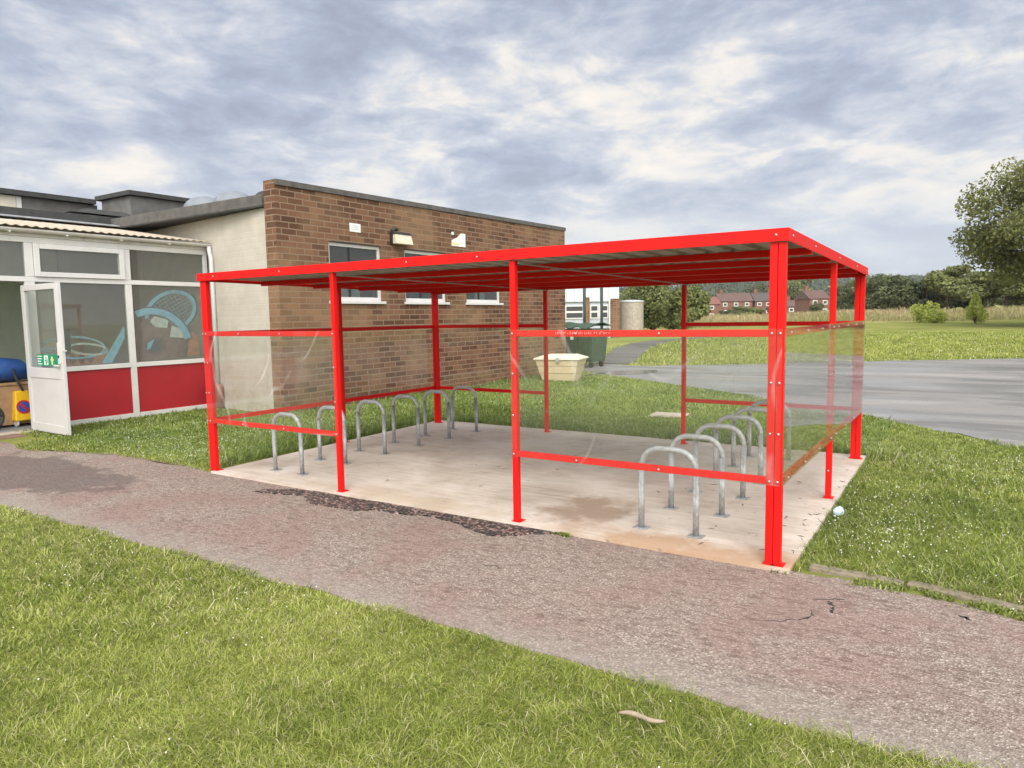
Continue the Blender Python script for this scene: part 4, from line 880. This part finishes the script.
# ------------------------------------------------------------------ far houses
def house(u, depth, w, eave, ridge, dp, roofm, label, nwin, z=None, rz_=0.0):
    x, y, zz = at(u, depth); z = zz if z is None else z
    ang = math.atan2(AX_R[1], AX_R[0])+rz_
    t = empty('brick_house', (x, y, z), label, 'house', 'brick houses beyond the field', ang)
    bx('wall', -w/2, w/2, 0, dp, -3, eave, 'house_brick', t)
    m = MB(); a_, b_ = w/2+.3, .35
    m.v = [(-a_, -b_, eave), (a_, -b_, eave), (a_, dp+b_, eave), (-a_, dp+b_, eave), (-a_, dp/2, ridge), (a_, dp/2, ridge)]
    m.f = [(0, 1, 5, 4), (2, 3, 4, 5), (0, 4, 3), (1, 2, 5), (0, 3, 2, 1)]
    rf = m.build('roof', roofm, t)
    bx('chimney', -w*.42, -w*.42+1.1, dp/2-.5, dp/2+.5, ridge-.9, ridge+1.3, 'house_brick', rf)
    for k in range(nwin):
        xc = -w/2+w*(k+.5)/nwin
        for z0 in (eave-1.75, eave-4.3):
            f = bx('window', xc-.75, xc+.75, -.08, -.002, z0, z0+1.25, 'house_white', t); bx('pane', xc-.55, xc+.55, -.1, -.081, z0+.2, z0+1.05, 'window_dark', f)
    return t
house(735, 250, 11.5, 5.0, 8.0, 8, 'house_roof_red', 'brick house with brown tiled roof just left of the corner post', 3, 0.9)
house(767, 252, 9.5, 5.0, 8.0, 8, 'house_roof_grey', 'brick house with dark grey roof immediately behind the corner post', 3, 0.9)
house(711, 235, 6.2, 4.3, 6.9, 7, 'house_brick', 'small gabled red brick house at the left end of the row', 1, 0.5, R(12))
house(795, 245, 6.8, 3.3, 5.6, 7, 'house_roof_red', 'low brown roofed house between the corner and middle posts', 2, 0.4, R(-14))
house(818, 215, 6.6, 5.2, 7.9, 8, 'house_roof_red', 'brick house with red brown roof beside the middle right post', 2, 0.5, R(10))

# ------------------------------------------------------------------ trees
def leaf_cards(lobes, n, size, rng, cols, outward=0.55, shell=(0.62, 1.04)):
    lc = np.array([l[:3] for l in lobes]); lr = np.array([l[3:6] for l in lobes]); wt = (lr[:, 0]*lr[:, 2]); wt /= wt.sum()
    k = rng.choice(len(lobes), n, p=wt); d = rng.normal(size=(n, 3)); d /= np.linalg.norm(d, axis=1)[:, None]
    rr = rng.uniform(shell[0]**2, shell[1]**2, n)**.5
    pos = lc[k]+d*lr[k]*rr[:, None]
    nrm = d*outward+rng.normal(size=(n, 3))*(1-outward)*.9; nrm[:, 2] += .25; nrm /= np.linalg.norm(nrm, axis=1)[:, None]
    t = np.cross(nrm, rng.normal(size=(n, 3))); t /= np.linalg.norm(t, axis=1)[:, None]; b = np.cross(nrm, t)
    s = size*rng.uniform(.6, 1.35, n)[:, None]
    V = np.stack([pos-t*s*.62, pos-b*s*.36+t*s*.1, pos+t*s*.62+nrm*s*.12, pos+b*s*.36+t*s*.1], 1).reshape(-1, 3)
    lobe_t = rng.uniform(0, 1, len(lobes))[k]; mixv = np.clip(.45*lobe_t+.55*rng.uniform(0, 1, n), 0, 1)[:, None]
    c0, c1 = np.array(cols[0]), np.array(cols[1]); col = c0*(1-mixv)+c1*mixv
    col = np.repeat(col, 4, axis=0)
    F = np.arange(4*n); return V, F, np.full(n, 4), col
def tree_mesh(name, w, h, trunk_h, n, size, seed, cols, nl=14, cone=0.0, trunk=True, rough=1.0):
    rng = np.random.RandomState(seed); lobes = []
    ch = h-trunk_h
    for k in range(nl):
        f = rng.uniform(0.05, 1); zc = trunk_h+ch*(.12+.74*f)
        prof = math.sqrt(max(.06, 1-((f-.42)/.66)**2)) if not cone else (1-f*cone)
        ang = rng.uniform(0, 2*math.pi); rad = w*.5*prof*rng.uniform(.25, .78)
        r = w*.5*rng.uniform(.30, .50)*(prof*.6+.4)*(1 if not cone else .75); lobes.append((rad*math.cos(ang), rad*math.sin(ang), zc, r, r, r*rng.uniform(.6, .9)))
    V, F, S, col = leaf_cards(lobes, n, size, rng, cols)
    return lobes, (V, F, S, col)
def make_tree(name, w, h, trunk_h, n, size, seed, cols, label, cat, group, nl=14, cone=0.0):
    t = empty(name, (0, 0, 0), label, cat, group)
    lobes, (V, F, S, col) = tree_mesh(name, w, h, trunk_h, n, size, seed, cols, nl, cone)
    npmesh('crown', V, F, S, 'leaf', col, t)
    m = MB(); r0 = max(.03, w*.035)
    m.tube([(0, 0, -.4), (w*.01, 0, trunk_h*.5), (0, w*.01, trunk_h+.3*(h-trunk_h)), (w*.02, 0, trunk_h+.75*(h-trunk_h))], [r0*1.25, r0, r0*.7, r0*.15], 8)
    for l in lobes[:7]: m.tube([(0, 0, max(trunk_h*.8, l[2]-1.2*abs(l[0])-.3*h*.1)), (l[0]*.5, l[1]*.5, l[2]-.25*abs(l[0])), (l[0], l[1], l[2])], [r0*.45, r0*.3, r0*.08], 5)
    m.build('trunk', 'bark', t, 0, True)
    return t
DK = ((0.060, 0.078, 0.036), (0.18, 0.20, 0.09)); MID = ((0.085, 0.105, 0.040), (0.26, 0.28, 0.10)); PALE = ((0.34, 0.40, 0.08), (0.62, 0.66, 0.18)); OAK = ((0.075, 0.092, 0.034), (0.27, 0.275, 0.095))
protos = [make_tree('hedgerow_tree', 6, 7, .8, 5200, .34, 11, DK, None, 'tree', None, 16), make_tree('hedgerow_tree', 5.4, 7, 1.2, 4600, .32, 12, MID, None, 'tree', None, 13),
          make_tree('hedgerow_tree', 7, 7, .5, 5200, .36, 13, DK, None, 'tree', None, 18)]
HOR = lambda u: 317-.0164*(u-512)
line = [ # bearing, distance, crown-top row, width in metres, kind
 (872, 96, 274, 6.5, 0), (889, 90, 276, 6.5, 2), (906, 88, 278, 6.0, 0), (923, 86, 281, 5.0, 2), (945, 82, 266, 6.2, 1), (962, 88, 279, 5.5, 0), (980, 84, 271, 6.6, 1),
 (1003, 82, 268, 6.6, 1), (1024, 80, 264, 7.0, 1), (1048, 80, 262, 7.0, 0), (898, 104, 283, 7, 2), (934, 100, 281, 7, 0), (972, 100, 280, 7, 2), (1012, 100, 276, 7, 2),
 (850, 128, 281, 7.0, 0), (839, 136, 286, 4.6, 2), (861, 118, 279, 7.0, 2), (796, 300, 277, 17, 1), (759, 290, 284, 14, 0), (690, 160, 298, 9, 1), (703, 290, 292, 14, 2), (722, 320, 291, 14, 0),
 (816, 150, 302, 3.6, 0), (740, 190, 306, 8, 1), (752, 175, 307, 7, 1), (771, 180, 304, 4.0, 0), (726, 185, 309, 5, 0)]
first = {0: True, 1: True, 2: True}
tl_lab = ['dark tree of the field edge directly right of the rear corner post', 'second tree right of the rear corner post along the field edge', 'third tree right of the rear corner post along the field edge',
 'low dark tree just left of the small pale shrub', 'taller tree rising between the two pale young trees', 'dark tree behind the conical young tree', 'mid green tree right of the conical young tree', 'mid green tree under the oak, second from the picture edge', 'mid green tree beneath the oak at the right picture edge',
 'dark tree beyond the right picture edge under the oak', 'rear row tree peeping behind the first field edge trees', 'rear row tree behind the small pale shrub', 'rear row tree behind the conical young tree', 'rear row tree furthest right, under the oak',
 'dark tree between the middle and rear right posts', 'dark tree immediately right of the middle right post', 'dark tree seen touching the rear corner post', 'tall round green tree above the low house roofs', 'dark tree rising behind the dark grey roof', 'green tree directly right of the large bush', 'dark tree behind the small gabled brick house', 'dark tree behind the brown tiled roof',
 'round dark shrub tree before the red brown roofed house', 'pale green bush before the brown tiled house', 'pale green bush between the two roofs and the field', 'small dark bush before the grey roofed house', 'small dark bush left of the pale green bushes']
for k, (u, dp, top, wd, kd) in enumerate(line):
    o = protos[kd] if first[kd] else copy_tree(protos[kd]); first[kd] = False
    x, y, z = at(u, dp); zt = 1.7+(HOR(u)-top)/F_PX*dp; hh = zt-z
    base_w = (6, 5.4, 7)[kd]; o.location = (x, y, z-.1); o.scale = (wd/base_w, wd/base_w, hh/7.0/0.93); o.rotation_euler = (0, 0, random.uniform(0, 6.28))
    tag(o, tl_lab[k], 'tree' if hh > 3 else 'bush', 'trees and bushes beyond the field')
# the large bush by the tank: two grown together
for u, dp, w, h, sd_, lab in ((652, 49, 5.0, 4.3, 21, 'large dense green bush right of the round tank'), (686, 49, 3.5, 3.4, 22, 'lower bush grown against the right side of the large bush')):
    x, y, z = at(u, dp); o = make_tree('bush', w, h+.25, .15, 9000, .17, sd_, MID, lab, 'bush', 'bushes near the tank', 20); o.location = (x, y, z-.1)
def shrub(u, dp, lobes, n, size, seed, label, cat):
    x, y, z = at(u, dp); t = empty('young_tree' if cat != 'shrub' else 'shrub', (x, y, z), label, cat); rng = np.random.RandomState(seed)
    V, F, S, col = leaf_cards(lobes, n, size, rng, PALE, .35, (.3, 1.25)); npmesh('crown', V, F, S, 'leaf', col, t)
    m = MB().tube([(0, 0, -.2), (.02, 0, .5), (0, .02, max(l[2] for l in lobes))], [.05, .035, .01], 6)
    for l in lobes: m.tube([(0, 0, .1), (l[0]*.6, l[1]*.6, l[2]*.6), (l[0], l[1], l[2]+l[5]*.6)], [.025, .015, .004], 4)
    m.build('trunk', 'bark', t, 0, True)
rg = np.random.RandomState(31)
shrub(925, 58, [(rg.uniform(-1.0, 1.0), rg.uniform(-.7, .7), rg.uniform(.35, 1.15), .38, .38, .42) for k in range(16)]+[(.1, 0, 1.35, .22, .22, .4), (.6, 0, 1.2, .2, .2, .35), (-.5, 0, 1.1, .2, .2, .3)], 3600, .15, 31, 'small wide pale green shrub in the tall dry grass', 'shrub')
cl = []
for k in range(34):
    f = rg.uniform(0, 1); rad = .78*(1-f*.9)*rg.uniform(.3, 1); a_ = rg.uniform(0, 6.28); cl.append((rad*math.cos(a_), rad*math.sin(a_), .35+1.75*f, .30*(1.15-f*.8), .30*(1.15-f*.8), .34))
shrub(972, 55, cl+[(0, 0, 2.25, .09, .09, .3)], 4200, .14, 32, 'conical pale green young tree in the tall dry grass', 'young tree')
# big oak at the right edge
ox, oy, oz = at(1112, 46)
OK_ = empty('oak_tree', (ox, oy, oz), 'tall spreading oak with open crown at the right edge', 'tree')
rng = np.random.RandomState(41); lobes = []; limbs = []
for k in range(165):
    ang = rng.uniform(0, 2*math.pi); f = rng.uniform(0, 1); zc = 3.3+8.0*f; prof = math.sqrt(max(.04, 1-((f-.38)/.65)**2)); rad = 8.7*prof*rng.uniform(.35, 1.0)**.7
    r = rng.uniform(.6, 1.5); lobes.append((rad*math.cos(ang), rad*math.sin(ang), zc+.05*rad, r, r, r*.85))
for k in range(12): ang = rng.uniform(0, 6.28); rad = rng.uniform(0, 4); lobes.append((rad*math.cos(ang), rad*math.sin(ang), rng.uniform(6, 11), 1.7, 1.7, 1.2))
V, F, S, col = leaf_cards(lobes, 76000, .20, rng, OAK, .4, (.3, 1.25)); npmesh('crown', V, F, S, 'leaf', col, OK_)
m = MB(); m.tube([(0, 0, -.5), (.1, 0, 1.5), (0, .1, 4), (.2, 0, 7), (0, 0, 11)], [.75, .55, .48, .34, .12], 12)
for l in lobes[:70]:
    zb = max(2.8, min(9, l[2]-math.hypot(l[0], l[1])*.55)); m.tube([(0, 0, zb), (l[0]*.35, l[1]*.35, zb+(l[2]-zb)*.45+.2), (l[0]*.7, l[1]*.7, zb+(l[2]-zb)*.8), (l[0], l[1], l[2])], [.16, .11, .06, .02], 5)
m.build('trunk', 'bark', OK_, 0, True)
# wooded hill far behind
rng = np.random.RandomState(51); lob = []
for k in range(900):
    u = rng.uniform(560, 1120); dp = rng.uniform(520, 1050); x, y, z = at(u, dp); r = rng.uniform(5, 9); lob.append((x, y, z+r*.55, r, r, r*.85))
V, F, S, col = leaf_cards(lob, 60000, 2.3, rng, ((0.050, 0.068, 0.036), (0.105, 0.125, 0.066)), .6, (.8, 1.02))
tag(npmesh('wooded_hill', V, F, S, 'leaf', col), 'far wooded hillside beyond the houses', 'woodland', None, 'stuff')

# ------------------------------------------------------------------ grass
def vnoise(x, y, s, seed):
    r_ = np.random.RandomState(seed); T_ = r_.uniform(0, 1, (64, 64)); X = x/s; Y = y/s; i0 = np.floor(X).astype(int); j0 = np.floor(Y).astype(int)
    fx = X-i0; fy = Y-j0; fx = fx*fx*(3-2*fx); fy = fy*fy*(3-2*fy); g_ = lambda i_, j_: T_[i_ % 64, j_ % 64]
    return (g_(i0, j0)*(1-fx)+g_(i0+1, j0)*fx)*(1-fy)+(g_(i0, j0+1)*(1-fx)+g_(i0+1, j0+1)*fx)*fy
def in_poly(x, y, poly):
    c = np.zeros(len(x), bool); n_ = len(poly); j_ = n_-1
    for i_ in range(n_):
        xi, yi = poly[i_]; xj, yj = poly[j_]
        if yi != yj: c ^= ((yi > y) != (yj > y)) & (x < (xj-xi)*(y-yi)/(yj-yi)+xi)
        j_ = i_
    return c
PATHP = [(-13, -1.98), (-7, -1.95), (-3, -1.86), (0, -1.83), (4, -1.80), (9, -1.9), (9, -0.25), (3, -0.30), (1.45, -0.15), (0.55, 0.06), (0.1, 0.02), (-6.45, 0.02), (-8.4, 0.02), (-9.9, -0.40), (-11.0, -0.25), (-13, -0.2)]
TARP = TN+TF
def is_lawn(x, y):
    ex = (vnoise(x, y, .35, 5)-.5)*.10
    ok = ~in_poly(x, y+ex, PATHP)
    ok &= ~((x > -6.40+ex*.6) & (x < 0.055+ex*.5) & (y > -0.1) & (y < 4.34+ex*.6))
    ok &= ~in_poly(x+ex*2, y+ex*2, TARP)
    ok &= ~((x < -9.40) & (y > 3.62) & (y < 14.4)); ok &= ~((x < GX+.03)); ok &= ~((x < GX+.56) & (y < .22) & (y > -2.2)); ok &= ~((y < .2) & (x < -10.6) & (y > -.5))
    ok &= ~((x > .12) & (x < 1.36) & (y > -.05+ex*.5) & (y < .16-.10*np.clip((x-.7)/.6, 0, 1)+ex*.3))
    ok &= ~((np.abs(x+3.27) < .30) & (np.abs(y-6.72) < .25))
    # footpath
    cpa = np.array(cpd)
    sel = ok & (y > 17) & (y < 48)
    if sel.any():
        d = np.min(np.hypot(x[sel][:, None]-cpa[None, :, 0], y[sel][:, None]-cpa[None, :, 1]), axis=1); tmp = ok[sel]; tmp &= d > .72; ok[sel] = tmp
    return ok
def blades(name, x, y, z, h, w, lean, cols, rng, label=None, cat='grass'):
    n_ = len(x); az = 9.5*vnoise(x, y, .13, 77)+rng.normal(0, 1.5, n_); dx, dy = np.cos(az), np.sin(az); fa = rng.uniform(0, 2*math.pi, n_); wx, wy = np.cos(fa)*w*.5, np.sin(fa)*w*.5
    bx_, by_ = x, y; ln = lean*h
    mx, my, mz = x+dx*ln*.42, y+dy*ln*.42, z+h*.85; tx, ty, tz = x+dx*ln, y+dy*ln, z+h*np.where(lean > 1.3, .72, 1.0)
    V = np.stack([np.stack([bx_-wx, by_-wy, z], 1), np.stack([bx_+wx, by_+wy, z], 1), np.stack([mx+wx*.8, my+wy*.8, mz], 1), np.stack([mx-wx*.8, my-wy*.8, mz], 1), np.stack([tx, ty, tz], 1)], 1).reshape(-1, 3)
    b = (np.arange(n_)*5)[:, None]; F = np.concatenate([b+np.array([[0, 1, 2, 3]]), b+np.array([[3, 2, 4]])], 1).ravel(); S = np.tile([4, 3], n_)
    o_ = npmesh(name, V, F, S, 'blade', np.repeat(cols, 5, axis=0)); tag(o_, label, cat, None, 'stuff'); return o_
def lawn_cols(x, y, rng, dry=0.0):
    n_ = len(x); g0, g1, g2, straw = np.array([.105, .155, .020]), np.array([.255, .305, .050]), np.array([.47, .51, .135]), np.array([.62, .57, .33])
    t_ = np.clip(.35*vnoise(x, y, .10, 71)+.3*vnoise(x, y, .5, 1)+.3*vnoise(x, y, 1.9, 2)+.85*(rng.uniform(0, 1, n_)-.5)+.05, 0, 1)[:, None]
    c = np.where(t_ < .5, g0+(g1-g0)*t_*2, g1+(g2-g1)*(t_-.5)*2)
    pr_ = .10+.24*np.clip(vnoise(x, y, 1.1, 3)-.5, 0, 1)+dry; m_ = rng.uniform(0, 1, n_) < pr_; c[m_] = straw*rng.uniform(.7, 1.1, (m_.sum(), 1))
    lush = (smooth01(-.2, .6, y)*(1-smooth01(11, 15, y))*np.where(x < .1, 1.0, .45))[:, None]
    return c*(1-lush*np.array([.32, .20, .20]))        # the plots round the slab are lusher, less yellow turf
vdir = math.atan2(AX_F[1], AX_F[0]); rng = np.random.RandomState(61)
rings = [(1.7, 4.2, 15000, .0030, .012, .034, 1.7), (4.2, 7.5, 6500, .0046, .013, .038, 1.6), (7.5, 12.5, 3000, .0072, .012, .034, 1.2), (12.5, 21, 1100, .011, .018, .045, .9), (21, 48, 230, .020, .035, .08, .8)]
for k, (r0, r1, dn, w, h0, h1, ln) in enumerate(rings):
    half = R(47 if r0 > 4 else 52); area = half*(r1*r1-r0*r0); n_ = int(area*dn); rr = np.sqrt(rng.uniform(r0*r0, r1*r1, n_)); th = vdir+rng.uniform(-half, half, n_)
    x = CAM[0]+rr*np.cos(th); y = CAM[1]+rr*np.sin(th); ok = is_lawn(x, y); x, y = x[ok], y[ok]
    h = rng.uniform(h0, h1, len(x))*(.45+.6*vnoise(x, y, .45, 7)+.6*vnoise(x, y, .09, 72))*(1+.9*(rng.uniform(0, 1, len(x)) > .94))
    # longer, unmown grass against the slab and the walls
    nearslab = np.exp(-np.clip(np.maximum.reduce([-6.42-x, x-.05, y-4.36, -0.0-y]), 0, 9)/.28)*((y > .1) & ((x < -6.3) | (y > 4.2)))
    nearwall = np.exp(-np.clip(np.abs(x+9.42), 0, 9)/.35)*(y > 3.6)
    h *= 1+3.0*nearslab*(.4+.9*vnoise(x, y, .3, 8))+1.2*nearwall
    tuft = ((x > .6) & (y > .1) & (y < 4)); h *= 1+1.6*tuft*np.clip(vnoise(x, y, .45, 9)-.3, 0, 1)
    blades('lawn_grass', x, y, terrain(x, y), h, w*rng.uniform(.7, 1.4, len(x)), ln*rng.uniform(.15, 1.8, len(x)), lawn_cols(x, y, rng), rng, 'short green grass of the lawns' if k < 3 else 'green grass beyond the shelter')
# tall dry meadow grass before the tree line
n_ = 60000; u = rng.uniform(560, 1110, n_); dp = 50+42*rng.uniform(0, 1, n_)**.8
hx, hy = AX_F[0]+AX_R[0]*(u-512)/F_PX, AX_F[1]+AX_R[1]*(u-512)/F_PX; x, y = CAM[0]+hx*dp, CAM[1]+hy*dp
ok = far_s(x, y) > 33+6*vnoise(x, y, 6, 14); x, y = x[ok], y[ok]; n_ = len(x)
t_ = np.clip(.6*vnoise(x, y, 5, 15)+.5*rng.uniform(0, 1, n_)+.02-.5*(1-smooth01(34, 46, far_s(x, y))), 0, 1)[:, None]; c = np.array([.24, .255, .085])*(1-t_)+np.array([.50, .39, .24])*t_
blades('meadow_grass', x, y, terrain(x, y), rng.uniform(.35, 1.0, n_)*(.35+.75*vnoise(x, y, 5, 16)+.3*vnoise(x, y, 1.4, 17))*(.55+.45*smooth01(34, 46, far_s(x, y))), rng.uniform(.03, .07, n_), rng.uniform(.1, .6, n_), c, rng, 'tall dry straw coloured meadow grass before the trees')
# white clover heads in the lawn
n_ = 15000; x = rng.uniform(-11, 4.5, n_); y = rng.uniform(-4.6, 5.5, n_)
for k, (qx, qy, qs, qn) in enumerate([(.50, .75, .20, 160), (.48, 1.4, .22, 110), (.95, 1.55, .3, 90), (.4, 2.4, .3, 90), (1.3, 2.6, .5, 110), (-8.3, .7, .6, 180), (-7.4, .45, .4, 120), (-9.6, 1.5, .7, 120), (-4.6, -2.2, .35, 90), (-4.0, -2.5, .3, 60), (-2.6, -2.15, .35, 50)]):
    k0 = 15000-1200+k*105; x[k0:k0+105] = qx+rng.normal(0, qs, 105); y[k0:k0+105] = qy+rng.normal(0, qs, 105)
    if qx > 0: x[k0+55:k0+105] = -50
dens_ = vnoise(x, y, .9, 21); ok = is_lawn(x, y) & ((rng.uniform(0, 1, n_) < np.clip((dens_-.5)*2.6, .02, 1)) | (np.arange(n_) > n_-1200)); ok2 = ok & ((y > -1.5) | (rng.uniform(0, 1, n_) < .22)); x, y = x[ok2], y[ok2]
m = MB(); z_ = terrain(x, y)
for px, py_, pz in zip(x, y, z_):
    r_ = random.uniform(.0035, .007)*(1 if py_ > -1.5 else .75); zc = pz+random.uniform(.03, .06); b = len(m.v)
    m.v += [(px+r_, py_, zc), (px, py_+r_, zc), (px-r_, py_, zc), (px, py_-r_, zc), (px, py_, zc+r_), (px, py_, zc-r_)]
    m.f += [(b, b+1, b+4), (b+1, b+2, b+4), (b+2, b+3, b+4), (b+3, b, b+4), (b+1, b, b+5), (b+2, b+1, b+5), (b+3, b+2, b+5), (b, b+3, b+5)]
tag(m.build('clover_flowers', 'flower'), 'tiny white clover heads scattered in the grass', 'flowers', None, 'stuff')
m = MB(); rl = random.Random(12)
for k in range(70):
    x, y = (rl.gauss(-.15, .35), rl.uniform(.2, 3.6)) if k < 45 else (rl.uniform(-6, .05), rl.uniform(.1, 4.2))
    if x > .08: x = .02
    a_ = rl.uniform(0, 6.28); l_ = rl.uniform(.008, .05); w_ = rl.uniform(.002, .006); b = len(m.v)
    m.v += [(x, y, .0015), (x+l_*math.cos(a_)-w_*math.sin(a_), y+l_*math.sin(a_)+w_*math.cos(a_), .002), (x+2*l_*math.cos(a_), y+2*l_*math.sin(a_), .003), (x+l_*math.cos(a_)+w_*math.sin(a_), y+l_*math.sin(a_)-w_*math.cos(a_), .005)]
    m.f.append((b, b+1, b+2, b+3))
tag(m.build('leaf_litter', 'bark'), 'dark twigs and leaf scraps scattered on the concrete', 'leaf litter', None, 'stuff')
# low weeds along the edging and the path margins
n_ = 2600; x = np.concatenate([rng.uniform(.12, 1.9, 1900), rng.normal(-1.62, .035, 120), rng.uniform(-.2, .35, 580)]); y = np.concatenate([.03-.13*np.clip((x[:1900]-.7)/.8, 0, 1)+rng.normal(0, .035, 1900), rng.normal(-.06, .015, 120), rng.normal(.0, .03, 580)])
keep = (vnoise(x, y, .13, 31) > .42) & ~((x < .1) & (x > -1.3) & (y > -.02)); x, y = x[keep], y[keep]
blades('edge_weeds', x, y, np.full(len(x), -.025), rng.uniform(.012, .034, len(x)), rng.uniform(.006, .013, len(x)), rng.uniform(.4, 1.4, len(x)), np.array([[.22, .26, .06]])*rng.uniform(.5, 1.5, (len(x), 1)), rng, 'low weeds along the concrete edging', 'weeds')
# bark strip lies on top of the blades
MB().tube(BARK, [.004, .008, .010, .011, .011, .011, .011, .010, .010, .009, .007, .003], 8).build('strip', 'stick', t if False else bpy.data.objects['bark_strip'], 0, True)

# thin summer air between here and the wooded hill
hz_m = bpy.data.materials.new('air'); hz_m.use_nodes = True; nd, lk = hz_m.node_tree.nodes, hz_m.node_tree.links
nd.remove(nd['Principled BSDF']); pv = nd.new('ShaderNodeVolumePrincipled'); pv.inputs['Color'].default_value = (0.86, 0.90, 0.96, 1); pv.inputs['Density'].default_value = 0.00016
lk.new(pv.outputs[0], nd['Material Output'].inputs['Volume'])
HZ = MB().box(-1500, 1500, -1500, 1500, -8, 120).build('haze', hz_m); tag(HZ, 'faint pale haze over the far fields and hill', 'haze', None, 'stuff')
